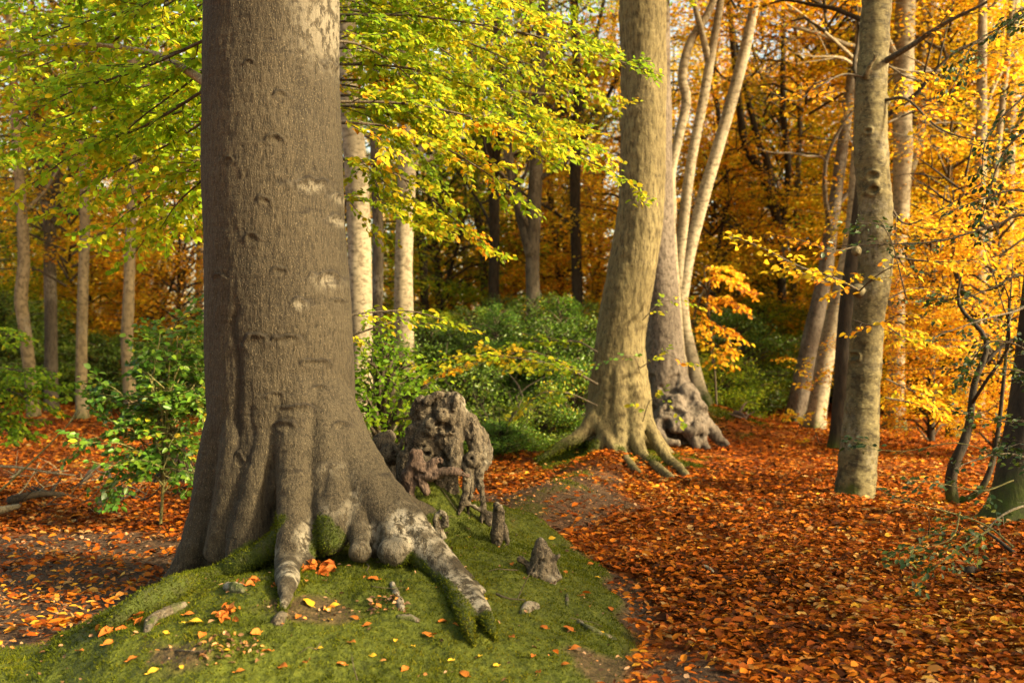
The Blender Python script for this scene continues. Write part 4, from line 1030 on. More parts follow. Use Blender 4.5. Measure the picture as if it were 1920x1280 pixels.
T("beech_tree", "broad pale sunlit beech showing close to the big beech's right side", [[(676, 720, 24), (676, 640, 23), (674, 540, 23), (672, 430, 22), (668, 330, 22), (660, 220, 21), (652, 100, 20), (646, 0, 19)]], 'bark_pale', 14, hi('leaf_ygreen', 'high_a', .9, (0, 1, 2.2)), seed=40)
T("beech_tree", "narrow grey trunk squeezed between the two pale sunlit beeches", [[(706, 720, 12), (706, 620, 11), (708, 520, 10.5), (708, 420, 10), (705, 320, 10), (702, 180, 9), (700, 40, 8)]], 'bark_brown', 15.5, hi('leaf_gold', 'high_b', .9, (0, 1, 2.2)), seed=41)
T("beech_tree", "cream-barked straight beech catching full sun behind the burred stump", [[(762, 770, 22), (758, 690, 20), (757, 600, 18.5), (757, 500, 17), (760, 400, 17), (763, 300, 17), (762, 200, 15), (760, 80, 14), (758, -40, 13)]], 'bark_pale', 14.6, hi('leaf_ygreen', 'high_b', .9, (-.5, 2.5, 3.0)), seed=42)
T("beech_tree", "sinuous tan trunk, outermost of the four slim trunks beyond the left leaf carpet", [[(63, 790, 11), (56, 700, 11), (46, 610, 11.5), (40, 560, 12), (45, 490, 11), (40, 400, 10), (36, 330, 9), (28, 200, 8), (18, 0, 7)]], 'bark_tan', 18.8, hi('leaf_gold', 'low_b', 1.0, (0, 1.5, 1.8)), seed=50)
T("beech_tree", "dark forked trunk, second of the four slim trunks beyond the left leaf carpet", [[(97, 760, 12), (96, 600, 11.5), (93, 500, 11), (93, 430, 11), (82, 360, 8), (70, 250, 7)], [(93, 440, 8), (102, 380, 8), (110, 300, 7), (150, 180, 6)]], 'bark_brown', 21, hi('leaf_gold', 'high_a', 1.0, (0, 1.5, 1.5)), seed=51)
T("beech_tree", "straight tan trunk, third of the four slim trunks beyond the left leaf carpet", [[(155, 788, 11), (154, 650, 10), (156, 500, 9.5), (158, 430, 9), (158, 300, 9), (152, 220, 8), (150, 60, 7)]], 'bark_tan', 18.8, hi('leaf_ygreen', 'high_b', 1.0, (0, 1.5, 1.2)), seed=52)
T("beech_tree", "gently kinked tan trunk nearest the big beech among four slim trunks", [[(247, 795, 12), (240, 690, 11), (238, 640, 11), (241, 570, 10.5), (243, 500, 10), (246, 400, 9), (249, 300, 8.5), (250, 150, 8)]], 'bark_tan', 18.6, hi('leaf_ygreen', 'high_a', .9, (0, 1.5, 1.5)), seed=53)

# ------------------------------------------------------------------ understorey trees that fill the wood
def leafy(name, label, px, d, crown, leaf, scale, seed, cat="tree", group=None, hgt=6.0, bark='bark_dark', r=.06):
    rng = np.random.default_rng(seed)
    x = (px - 960) / F * d; B = np.array([x, d, h1(x, d)])
    root = empty(name, B); tag(root, label, cat, group)
    mb = MB()
    p = [[0, 0, -.1], [rng.normal(0, .1), 0, hgt * .3], [rng.normal(0, .2), rng.normal(0, .2), hgt * .65], [rng.normal(0, .3), rng.normal(0, .3), hgt]]
    tube(mb, p, [r, r * .85, r * .55, r * .15], 8, .3)
    if hgt > 3:
        for i in range(5):
            a = rng.uniform(0, 6.28); limb(mb, np.array(p[1]) + [0, 0, rng.uniform(0, hgt * .5)], norm(np.array([math.cos(a), math.sin(a), .6])), hgt * .3, r * .5, 1, rng, 5)
    else:
        for i in range(6):
            a = rng.uniform(0, 6.28); limb(mb, np.array([0, 0, .0]), norm(np.array([math.cos(a), math.sin(a), 1.2])), hgt * .8, r * .5, 1, rng, 5)
    o = mb.build("trunk" if hgt > 3 else "stems", M[bark], root); set_attr(o, "moss", np.zeros(mb.n)); set_attr(o, "pale", np.zeros(mb.n))
    put_crown(root, crown, leaf, (0, 0, 0), rng.uniform(0, 6.28), scale if isinstance(scale, tuple) else (scale,) * 3, name="crown" if hgt > 3 else "foliage")
    return root
yb = [  # px, d, crown, leaf, scale
    (-60, 24, 'low_b', 'leaf_olive', 1.2), (60, 28, 'low_a', 'leaf_ygreen', 1.2), (250, 27, 'low_a', 'leaf_gold', 1.2), (340, 25, 'low_b', 'leaf_orange', 1.05), (160, 27, 'low_c', 'leaf_gold', .9), (300, 26, 'low_c', 'leaf_orange', .85), (90, 30, 'low_c', 'leaf_ygreen', 1.0), (160, 32, 'low_b', 'leaf_gold', 1.3), (20, 34, 'low_b', 'leaf_olive', 1.4)]
for i, (px, d, c, l, s) in enumerate(yb):
    leafy("young_beech", "young gold and yellow-green beech filling the wood beyond the four slim trunks", px, d, c, l, s, 200 + i, group="young beeches beyond the four slim trunks", hgt=7 * s)
yb = [(640, 23, 'low_b', 'leaf_ygreen', 1.0), (830, 26, 'low_a', 'leaf_ygreen', 1.1), (960, 28, 'low_b', 'leaf_ygreen', 1.2), (1110, 26, 'low_b', 'leaf_orange', 1.1), (1030, 33, 'low_a', 'leaf_gold', 1.4), (760, 33, 'low_b', 'leaf_gold', 1.4), (900, 31, 'low_c', 'leaf_gold', 1.5), (1060, 26, 'low_c', 'leaf_orange', 1.15), (820, 29, 'low_c', 'leaf_gold', 1.3)]
for i, (px, d, c, l, s) in enumerate(yb):
    leafy("young_beech", "young orange and yellow-green beech filling the wood behind the twin-forked trunk", px, d, c, l, s, 230 + i, group="young beeches behind the twin-forked trunk", hgt=7 * s)
yb = [(1210, 23, 'low_b', 'leaf_gold', 1.1), (1340, 22, 'low_c', 'leaf_gold', 1.1), (1420, 27, 'low_a', 'leaf_gold', 1.2), (1530, 25, 'low_b', 'leaf_gold', 1.1), (1640, 24, 'low_a', 'leaf_orange', 1.1), (1760, 23, 'low_b', 'leaf_gold', 1.1), (1880, 22, 'low_b', 'leaf_gold', 1.1), (1700, 31, 'low_b', 'leaf_gold', 1.4), (1480, 33, 'low_a', 'leaf_gold', 1.4), (1320, 33, 'low_b', 'leaf_gold', 1.4), (1850, 31, 'low_a', 'leaf_orange', 1.4)]
for i, (px, d, c, l, s) in enumerate(yb):
    leafy("young_beech", "young gold and orange beech filling the wood beyond the end of the leaf path", px, d, c, l, s, 260 + i, group="young beeches beyond the leaf path", hgt=7 * s)
for i, (px, d, s, l, lab) in enumerate([(1745, 14.2, .62, 'leaf_orange', "small orange-leaved beech just beyond the olive-gold beech, amid the holly twigs"), (1870, 12.6, .66, 'leaf_orange', "small orange-leaved beech crowding the view's right edge below the gold crowns"), (1800, 19.5, .9, 'leaf_gold', "bushy gold beech behind the close pale pair of trunks")]):
    leafy("young_beech", lab, px, d, 'low_c', l, s, 290 + i, hgt=6 * s)
# evergreen bushes
for i, (px, d, c, s) in enumerate([(800, 15.2, 'bush_a', (1, 1, .75)), (880, 14.2, 'bush_b', (1.1, 1, .8)), (960, 15.5, 'bush_a', (1, 1, .8)), (1040, 14.6, 'bush_b', 1.1), (1090, 16.5, 'bush_a', (1, 1, .75)), (880, 17.5, 'low_c', (.6, .6, .38)), (1000, 18.5, 'low_c', (.65, .65, .43)), (1090, 19.5, 'low_c', (.6, .6, .42)), (790, 19, 'low_c', (.6, .6, .36)), (940, 20.5, 'low_c', (.6, .6, .45))]):
    leafy("holly_bush", "dark glossy evergreen bush massed behind the burred stump", px, d, c, 'leaf_holly', s, 300 + i, "bush", "holly bushes behind the burred stump", hgt=1.5, r=.03)
for i, (px, d, c, s) in enumerate([(0, 23, 'bush_c', (1.4, 1, .75)), (110, 24.5, 'bush_a', (1.3, 1, .75)), (200, 23.5, 'bush_a', (1.2, 1, .7)), (300, 22, 'bush_a', (1, 1, .65)), (370, 20, 'bush_a', (1, 1, .6)), (-70, 22, 'bush_a', 1.0)]):
    leafy("holly_bush", "dark evergreen bush in deep shade behind the four slim trunks", px, d, c, 'leaf_holly', s, 320 + i, "bush", "holly bushes behind the four slim trunks", hgt=1.5, r=.03)
for i, (px, d, c, s) in enumerate([(1370, 19.5, 'bush_a', (1.1, 1, .9)), (1430, 21, 'bush_c', (1.1, 1, .7)), (1400, 23, 'bush_c', (1.2, 1, .9)), (1340, 18.2, 'bush_b', (1, 1, .8)), (1560, 23, 'bush_c', (1.1, 1, .7)), (1660, 22, 'bush_a', (1.2, 1, 1)), (1740, 21, 'bush_a', (1.1, 1, .9)), (1880, 20, 'bush_a', (1.1, 1, .9))]):
    leafy("understorey_bush", "olive-green bush crowding the shade at the end of the leaf path", px, d, c, ('leaf_holly', 'leaf_olive')[i % 2], s, 340 + i, "bush", "bushes at the end of the leaf path", hgt=1.5, r=.03)
for i, (px, d, c, s, l, lab) in enumerate([(715, 8.8, 'leafy', 1.05, 'leaf_lime', "leafy lime-green bush with scattered yellow leaves between the big beech and the burred stump"), (830, 16.6, 'low_c', (.42, .42, .36), 'leaf_olive', "small yellowing beech bush among evergreens just right of the cream-barked beech"), (930, 15.0, 'low_c', (.40, .40, .38), 'leaf_laurel', "light green young bush rising from the evergreens left of the twin-forked beech"), (1050, 15.6, 'low_c', (.46, .46, .40), 'leaf_laurel', "green young beech bush rising from the evergreens right of the twin-forked beech"), (1000, 13.2, 'bush_b', (.8, .7, .45), 'leaf_holly', "low green bush at the foot of the dark evergreens left of the golden beech"), (1075, 13.6, 'bush_b', (.6, .6, .8), 'leaf_laurel', "thin-leaved green bush brushing the golden beech's left side"),
                                       (940, 12.6, 'bush_b', (.9, .6, .3), 'leaf_laurel', "low green fringe of plants behind the burred stump's arms")]):
    leafy("bush", lab, px, d, c, l, s, 360 + i, "bush", None, hgt=1.2, r=.02)

# ------------------------------------------------------------------ the far wood, read as one mass
def far_wood():
    rng = np.random.default_rng(15); mb = MB()
    for band, (d0_, d1_, n, top) in enumerate([(37, 44, 115, 8.5), (46, 60, 140, 11)]):
        for i in range(n):
            d = rng.uniform(d0_, d1_); x = rng.uniform(-.62, .62) * d; z = h1(x, d)
            zc = z + top * rng.random() ** 1.5
            for k in range(5):
                az = rng.uniform(0, 6.28); L = rng.uniform(1.2, 2.8)
                a = np.array([x, d, zc + rng.normal(0, .8)]); b = a + [math.cos(az) * L, math.sin(az) * L, rng.uniform(-.2, .6)]
                spray_leaves(mb, rng, a, b, L * .45, 130, .17, .5, .12)
        for i in range(46):
            d = rng.uniform(d0_, d1_); x = rng.uniform(-.62, .62) * d; z = h1(x, d); r = rng.uniform(.10, .2)
            lean = rng.normal(0, .6, 2)
            tube(mb, [[x, d, z - .2], [x + lean[0] * .3, d, z + 4], [x + lean[0], d + lean[1], z + 9], [x + lean[0] * 2, d, z + 15]], [r, r * .9, r * .7, r * .2], 7, 1.0, 1)
    o = mb.build("far_woodland", [M['leaf_gold'], M['twig']])
    set_attr(o, "moss", np.zeros(mb.n)); set_attr(o, "pale", np.zeros(mb.n))
    tag(o, "distant autumn woodland of mixed orange foliage closing the view", "woodland", kind="stuff")
far_wood()

# ------------------------------------------------------------------ trees behind the photographer that shade the near ground
CR['shade'] = crown_mesh("shade_crown", 31, 2.8, 4.0, 10.5, 60, 120, .10)
for i, (x, y, lab) in enumerate([(11.6, .3, "beech beyond the right edge of the view, the nearer of two shading the path"), (11.6, 2.5, "beech beyond the right edge of the view, the farther of two shading the path")]):
    g = np.array([x, y, h1(x, y)]); rt = empty("beech_tree", g); tag(rt, lab, "tree")
    mb = MB(); tube(mb, [[0, 0, -.2], [.05, .1, 3], [.1, 0, 7], [.3, .1, 10.5]], [.24, .2, .15, .03], 16, .3, rfun=flare_fun(np.zeros(3), 0, .4, .25, i))
    rng = np.random.default_rng(700 + i)
    for k in range(7):
        a = rng.uniform(0, 6.28); limb(mb, np.array([.07, .05, rng.uniform(4, 9)]), norm(np.array([math.cos(a), math.sin(a), .6])), 2.4, .06, 1, rng)
    o = mb.build("trunk", M['bark_gold'], rt); set_attr(o, "moss", np.zeros(mb.n)); set_attr(o, "pale", np.zeros(mb.n))
    put_crown(rt, 'shade', 'leaf_ygreen', (0, 0, .6), i * 1.3, (1, 1, .74))
# ------------------------------------------------------------------ leafy boughs close to the camera
_br = np.random.default_rng(123)
def bough(parent, pbase, pts, r0, leaf, L=.07, side=.55, dens=1.0, twig='twig', t0=.15, full=True, droop=.35, wr=.64, label=None, gap=.095, jitter=.012):
    """A branch through pts (px, py, distance) with flat alternate side twigs; its leaves are one sub-part."""
    rng = _br
    W = np.array([P(*q) for q in pts])
    W[:, 2] += 0
    p, r = resample(W, np.linspace(r0, r0 * .22, len(W)), .05)
    mb = MB(); lf = MB()
    tube(mb, p, r, 6, 9, smoothed=False)
    t, U, Wv = frames(p)
    n = len(p); s = np.concatenate([[0], np.cumsum(np.linalg.norm(np.diff(p, axis=0), axis=1))]); Ltot = s[-1]
    lp, ld, ln_ = [], [], []
    def leaves_along(q, dirs, horiz, every):
        acc = rng.uniform(0, every); sg = 1
        for i in range(1, len(q)):
            seg = np.linalg.norm(q[i] - q[i - 1])
            while acc < seg:
                pos = q[i - 1] + (q[i] - q[i - 1]) * (acc / seg)
                d = norm(q[i] - q[i - 1]); sd = np.cross(d, [0, 0, 1.0]); sd = sd / (np.linalg.norm(sd) + 1e-6)
                lp.append(pos + rng.normal(0, jitter, 3)); ld.append(d * .75 + sd * sg * .8 + np.array([0, 0, -.25]) + rng.normal(0, .28, 3)); ln_.append(LIFT + sd * rng.normal(0, .3) + rng.normal(0, .42, 3))
                sg = -sg; acc += every * rng.uniform(.6, 1.4)
            acc -= seg
    k = t0 * Ltot; sg = 1
    ev = L * .42 / dens
    while k < Ltot:
        i = min(n - 2, int(np.searchsorted(s, k)))
        d = t[i]; sd = np.cross(d, [0, 0, 1.0]); sd = sd / (np.linalg.norm(sd) + 1e-6)
        u = (k / Ltot)
        tl = side * (1.1 - .75 * u) * rng.uniform(.55, 1.15)
        dd = norm(d * .75 + sd * sg * .85 + np.array([0, 0, rng.normal(.02, .16)]))
        q = [p[i]]
        m = max(3, int(tl / .06))
        for j in range(m):
            dd = norm(dd + rng.normal(0, .10, 3) + d * .04 + np.array([0, 0, -droop * .12])); q.append(q[-1] + dd * tl / m)
        q = np.array(q); tr = max(.0016, r[i] * .45)
        tube(mb, q, np.linspace(tr, .0012, len(q)), 4, 9, smoothed=False)
        leaves_along(q[1:], None, sd, ev)
        if tl > .28:
            for f in (.35, .6):
                jj = int(m * f); d2 = norm(q[jj + 1] - q[jj]); s2 = np.cross(d2, [0, 0, 1.0]); sgn = rng.choice([-1, 1])
                dd2 = norm(d2 * .7 + s2 * sgn * .8); q2 = [q[jj]]
                for j in range(4):
                    dd2 = norm(dd2 + rng.normal(0, .12, 3) + np.array([0, 0, -droop * .1])); q2.append(q2[-1] + dd2 * tl * .11)
                q2 = np.array(q2); tube(mb, q2, np.linspace(tr * .6, .001, 5), 3, 9, smoothed=False); leaves_along(q2, None, sd, ev)
        sg = -sg; k += gap * rng.uniform(.6, 1.5)
    i0 = int(n * .75); leaves_along(p[i0:], None, None, ev)
    lp, ld, ln_ = np.array(lp), np.array(ld), np.array(ln_)
    LL = L * rng.uniform(.6, 1.2, len(lp)); WW = LL * rng.uniform(wr * .85, wr * 1.15, len(lp))
    leaf_full(lf, lp, ld, norm(ln_), LL, WW, rng=rng)
    o = mb.build("branch", M[twig], parent, pbase); set_attr(o, "moss", np.zeros(mb.n)); set_attr(o, "pale", np.zeros(mb.n))
    if label: o["label"] = label
    l = bpy.data.objects.new("foliage", None) if False else lf.build("foliage", M[leaf], o, pbase)
    return o
def rr(a, b): return float(_br.uniform(a, b))
B, b0 = BEECH, BEECH_BASE
# left of the trunk: green spray curtain
bough(B, b0, [(410, 175, 6.2), (375, 148, 6.3), (320, 115, 6.4), (265, 95, 6.5), (150, 85, 6.7), (20, 110, 6.9)], .035, 'leaf_green', twig='twig_pale', t0=.45, side=.6)
for i, (ey, sy, d, ex) in enumerate([(40, -120, 7.6, -40), (100, -40, 6.6, 10), (170, 20, 7.2, -40), (230, 60, 6.4, 30), (290, 110, 7.0, -30), (345, 150, 6.6, 60), (400, 190, 7.2, 110), (330, 180, 8.2, -40), (455, 250, 7.0, 180), (430, 260, 6.4, 300), (480, 310, 7.6, 250), (60, 10, 8.6, 0), (180, 120, 8.8, 40), (380, 90, 7.8, 200), (300, 60, 6.7, 190), (150, -60, 6.9, 130), (100, -80, 7.8, 260), (240, 40, 8.0, 270), (350, 240, 8.4, 330), (190, 0, 7.4, 340), (280, 100, 8.8, 100)]):
    sx = 430 + rr(-20, 40)
    mx = (sx + ex) / 2
    bough(B, b0, [(sx, sy, d - .4), (mx + 40, (sy + ey) / 2 - 25 + rr(-15, 15), d - .1), ((mx + ex) / 2, (sy * .25 + ey * .75) - 12, d + .1), (ex, ey, d + .2)], .011, 'leaf_green', side=.66, t0=.1, dens=1.4, L=.060)
# right of the trunk: broad yellow-green fan
R_ = [(1230, 140, 30, 7.2), (1205, 355, 190, 7.0), (1120, 300, 120, 7.6), (1000, 390, 230, 7.0), (1090, 190, 40, 8.0), (1150, 90, -30, 7.8), (1060, 60, -80, 7.2), (930, 340, 200, 7.8), (880, 440, 300, 7.2), (980, 250, 120, 8.4), (900, 150, 20, 7.6), (1000, 20, -120, 8.2), (860, 60, -80, 7.0), (780, 120, 0, 8.0), (1080, 250, 90, 8.8), (860, 290, 160, 8.8), (1160, 300, 150, 8.4), (960, 110, -40, 9.0), (820, 30, -80, 7.6), (930, 470, 380, 8.0), (690, 60, -50, 8.6), (820, 200, 80, 6.9), (1120, 20, -110, 9.0), (1040, 310, 180, 7.6), (830, 340, 200, 9.2), (1170, 200, 60, 9.3)]
for ex, ey, sy, d in R_:
    sx = 590 + rr(-20, 30); f = lambda k: (sx + (ex - sx) * k, sy + (ey - sy) * k ** 1.7 - 18 * math.sin(k * 3.14), d - .3 + .5 * k)
    bough(B, b0, [f(0), f(.3), f(.6), f(.85), f(1)], .011, 'leaf_ygreen', side=.66, t0=.08, dens=1.45, L=.056)
for pts in ([(640, 595, 6.8), (700, 585, 6.9), (780, 585, 7.0), (890, 622, 7.1)], [(630, 640, 7.2), (700, 615, 7.2), (760, 600, 7.3), (830, 612, 7.4)]):
    bough(B, b0, pts, .010, 'leaf_ygreen', side=.3, t0=.05, L=.055)
# boughs of the cream-barked and middle beeches
bough(MID, MID_BASE, [(1120, 720, 11.2), (1060, 690, 11.0), (960, 670, 10.8), (860, 668, 10.6), (780, 692, 10.5)], .016, 'leaf_ygreen', side=.6, t0=.1, L=.075)
bough(MID, MID_BASE, [(1100, 700, 11.1), (1000, 660, 11.3), (940, 668, 11.2), (860, 690, 11.0), (800, 715, 10.9)], .012, 'leaf_gold', side=.5, t0=.3, L=.07)
bough(MID, MID_BASE, [(1120, 660, 11.2), (1080, 640, 11.4), (1010, 640, 11.6), (930, 655, 11.6)], .012, 'leaf_ygreen', side=.5, t0=.2, L=.07)
bough(MID, MID_BASE, [(1120, 760, 11.1), (1060, 735, 10.9), (1010, 740, 10.8), (960, 790, 10.7)], .010, 'leaf_olive', side=.5, t0=.2, L=.07, dens=.7)
bough(MID, MID_BASE, [(1200, 700, 11.0), (1190, 670, 10.9), (1160, 668, 10.8), (1115, 685, 10.7)], .006, 'leaf_laurel', side=.22, t0=.2, L=.065, dens=.7)
bough(MID, MID_BASE, [(1200, 690, 11.0), (1240, 665, 11.0), (1270, 672, 11.0), (1310, 690, 11.0)], .006, 'leaf_olive', side=.25, t0=.1, L=.065)
bough(MID, MID_BASE, [(1205, 600, 11.1), (1235, 570, 11.1), (1270, 562, 11.2), (1310, 575, 11.3)], .006, 'leaf_ygreen', side=.25, t0=.1, L=.06)
bough(MID, MID_BASE, [(1205, 790, 11.0), (1220, 750, 10.9), (1250, 755, 10.9), (1285, 800, 10.9)], .006, 'leaf_olive', side=.28, t0=.1, L=.065, dens=.8)
# orange sprays hung from the olive-gold beech
Rr, r0_ = RIGHT, RIGHT_BASE
bough(Rr, r0_, [(1612, 545, 9.1), (1560, 520, 8.9), (1500, 500, 8.7), (1440, 470, 8.5), (1370, 440, 8.4)], .014, 'leaf_gold', side=.42, t0=.2, L=.07, dens=.9)
bough(Rr, r0_, [(1612, 545, 9.1), (1580, 530, 8.8), (1530, 525, 8.6), (1460, 480, 8.4)], .010, 'leaf_gold', side=.36, t0=.15, L=.07, dens=.8)
bough(Rr, r0_, [(1612, 545, 9.0), (1640, 520, 8.6), (1680, 500, 8.4), (1720, 520, 8.3)], .008, 'leaf_gold', side=.3, t0=.1, L=.065, dens=.7)
bough(Rr, r0_, [(1620, 145, 9.2), (1580, 140, 9.1), (1530, 165, 8.9), (1490, 190, 8.8), (1440, 170, 8.8)], .012, 'leaf_orange', side=.5, t0=.3, L=.065, dens=.35)
bough(Rr, r0_, [(1612, 460, 9.2), (1560, 470, 9.0), (1500, 450, 9.0), (1430, 440, 9.0)], .008, 'leaf_orange', side=.4, t0=.2, L=.06, dens=.6)
bough(Rr, r0_, [(1660, 115, 9.2), (1710, 85, 9.0), (1770, 45, 8.8), (1830, 15, 8.6), (1900, -20, 8.5)], .030, 'leaf_gold', side=.5, t0=.3, L=.06, dens=.35)
bough(Rr, r0_, [(1660, 188, 9.2), (1700, 186, 9.1), (1760, 240, 8.9), (1830, 262, 8.7), (1930, 265, 8.6)], .016, 'leaf_gold', side=.5, t0=.3, L=.06, dens=.35)
bough(Rr, r0_, [(1668, 480, 9.2), (1720, 488, 9.1), (1800, 490, 9.0), (1930, 470, 8.8)], .014, 'leaf_orange', side=.5, t0=.2, L=.06, dens=.5)
bough(Rr, r0_, [(1665, 380, 9.3), (1700, 420, 9.2), (1770, 390, 9.1), (1850, 340, 9.0), (1930, 330, 8.9)], .012, 'leaf_orange', side=.6, t0=.1, L=.06, dens=.5)
bough(Rr, r0_, [(1665, 230, 9.3), (1730, 200, 9.6), (1800, 150, 9.8), (1930, 120, 9.8)], .012, 'leaf_gold', side=.7, t0=.1, L=.065, dens=.7)
for pts, lf in (([(1600, 600, 9.0), (1640, 610, 8.8), (1690, 590, 8.6), (1760, 600, 8.5)], 'leaf_orange'), ([(1665, 560, 9.3), (1720, 540, 9.4), (1790, 560, 9.6), (1880, 560, 9.6)], 'leaf_orange')):
    bough(Rr, r0_, pts, .008, lf, side=.4, t0=.1, L=.065, dens=.55)

for pts, lf in (([(1930, 700, 9.6), (1860, 690, 9.6), (1800, 710, 9.7), (1740, 740, 9.8)], 'leaf_orange'), ([(1940, 620, 10.5), (1860, 640, 10.5), (1780, 650, 10.4), (1710, 640, 10.4)], 'leaf_gold'), ([(1950, 780, 10.2), (1880, 760, 10.2), (1820, 775, 10.2)], 'leaf_orange'), ([(1950, 60, 9.4), (1880, 90, 9.4), (1800, 130, 9.5), (1720, 150, 9.6)], 'leaf_gold'), ([(1950, 380, 9.8), (1870, 390, 9.8), (1780, 430, 9.8), (1700, 420, 9.9)], 'leaf_gold')):
    bough(Rr, r0_, [(1660, pts[-1][1] - 30, 9.4)] + pts[::-1], .009, lf, side=.5, t0=.1, L=.065, dens=.8)
# ---- yellow saplings by the leaning pair
def sapling(label, base_px, d, sprays, leaf, L=.06, twig='twig', dens=.8, side=.3, name="beech_sapling", r=.008):
    x = (base_px - 960) / F * d; Bz = np.array([x, d, h1(x, d)])
    root = empty(name, Bz); tag(root, label, "sapling")
    mb = MB()
    top = np.array([P(*s[0]) for s in sprays]); zt = top[:, 2].max(); i = int(top[:, 2].argmax())
    st = [Bz - [0, 0, .05], Bz * .6 + top[i] * .4 + [rr(-.03, .03), 0, 0], top[i]]
    tube(mb, st, [r, r * .8, r * .5], 8, .05)
    for k, t in enumerate(top):
        if k != i:
            f = np.clip((t[2] - Bz[2]) / (zt - Bz[2] + 1e-6) * .7, .05, .95); a = Bz + (top[i] - Bz) * f
            tube(mb, [a, (a + t) / 2 + [0, 0, .02], t], [r * .6, r * .5, r * .4], 5, .05)
    o = mb.build("stem", M[twig], root, Bz); set_attr(o, "moss", np.zeros(mb.n)); set_attr(o, "pale", np.zeros(mb.n))
    for s in sprays: bough(root, Bz, s, r * .6, leaf, L=L, side=side, dens=dens, twig=twig, t0=.05, gap=.08)
    return root
sapling("spindly yellow-leaved sapling in front of the leaning pale pair", 1490, 14.5, [[(1525, 740, 14.5), (1500, 680, 14.4), (1490, 672, 14.3), (1460, 675, 14.2)], [(1520, 740, 14.5), (1545, 700, 14.4), (1560, 720, 14.3)], [(1515, 790, 14.5), (1480, 776, 14.4), (1470, 778, 14.3)]], 'leaf_gold', side=.35, L=.07)
sapling("tiny orange-leaved sapling at the foot of the leaning pale pair", 1540, 13.8, [[(1525, 800, 13.8), (1510, 780, 13.7), (1475, 780, 13.6)], [(1530, 810, 13.8), (1550, 790, 13.8), (1575, 800, 13.8)], [(1528, 815, 13.8), (1520, 830, 13.7), (1505, 825, 13.6)]], 'leaf_gold', side=.3, L=.07)
sapling("orange-leaved young beech spilling over the bank beside the multi-stemmed trunk", 1345, 16.5, [[(1330, 560, 16.5), (1360, 560, 16.3), (1400, 580, 16.2)], [(1320, 540, 16.4), (1300, 600, 16.2), (1310, 640, 16.1)], [(1335, 600, 16.4), (1365, 630, 16.2), (1375, 690, 16.1)], [(1330, 520, 16.4), (1360, 520, 16.2), (1410, 550, 16.0)], [(1330, 640, 16.4), (1345, 650, 16.3), (1350, 690, 16.2)], [(1320, 500, 16.4), (1345, 500, 16.3), (1380, 510, 16.2)]], 'leaf_orange', side=.6, L=.085, r=.02, dens=1.1)
sapling("low spreading green beech sapling with downswept sprays at the left edge", -60, 10.5, [[(-60, 690, 10.5), (0, 690, 10.4), (70, 705, 10.3), (130, 745, 10.2)], [(-60, 720, 10.5), (10, 730, 10.3), (60, 750, 10.2), (110, 775, 10.2)], [(-60, 740, 10.5), (0, 770, 10.3), (60, 795, 10.2)], [(-60, 640, 10.5), (-10, 620, 10.4), (40, 640, 10.3)], [(-60, 760, 10.5), (0, 800, 10.3), (40, 820, 10.2)]], 'leaf_lime', side=.6, L=.062, r=.02, dens=1.5)

# ---- glossy green shrub left of the big beech
SH = [[(310, 800, 8.0), (270, 760, 7.9), (220, 745, 7.8), (180, 760, 7.7)], [(306, 850, 8.0), (270, 850, 7.8), (220, 830, 7.7), (140, 830, 7.6)], [(308, 760, 8.0), (300, 700, 7.9), (270, 660, 7.9), (255, 640, 7.9)], [(312, 740, 8.0), (340, 690, 8.0), (360, 640, 8.1), (380, 600, 8.1)], [(310, 780, 8.0), (340, 760, 7.9), (370, 750, 7.8), (395, 760, 7.8)], [(308, 820, 8.0), (340, 810, 7.9), (380, 830, 7.8)], [(304, 870, 8.0), (260, 890, 7.8), (225, 900, 7.7), (205, 920, 7.7)], [(310, 720, 8.0), (350, 700, 8.0), (385, 690, 8.0)], [(306, 830, 8.0), (260, 800, 7.9), (210, 790, 7.8), (170, 740, 7.8)], [(312, 690, 8.0), (320, 640, 8.0), (350, 590, 8.1)], [(300, 870, 8.0), (330, 880, 7.8), (375, 890, 7.7)], [(310, 770, 8.0), (290, 720, 7.8), (240, 700, 7.8)], [(312, 700, 8.0), (345, 660, 8.2), (385, 650, 8.2)]]
shrub = sapling("upright glossy green shrub growing from orange leaves beside the big beech", 300, 8.0, SH + [[(a + rr(-25, 35), b + rr(-45, 45), d + rr(-.2, .3)) for a, b, d in q] for q in SH + SH + SH], 'leaf_laurel', L=.062, twig='twig_green', dens=1.1, side=.30, name="shrub", r=.014)

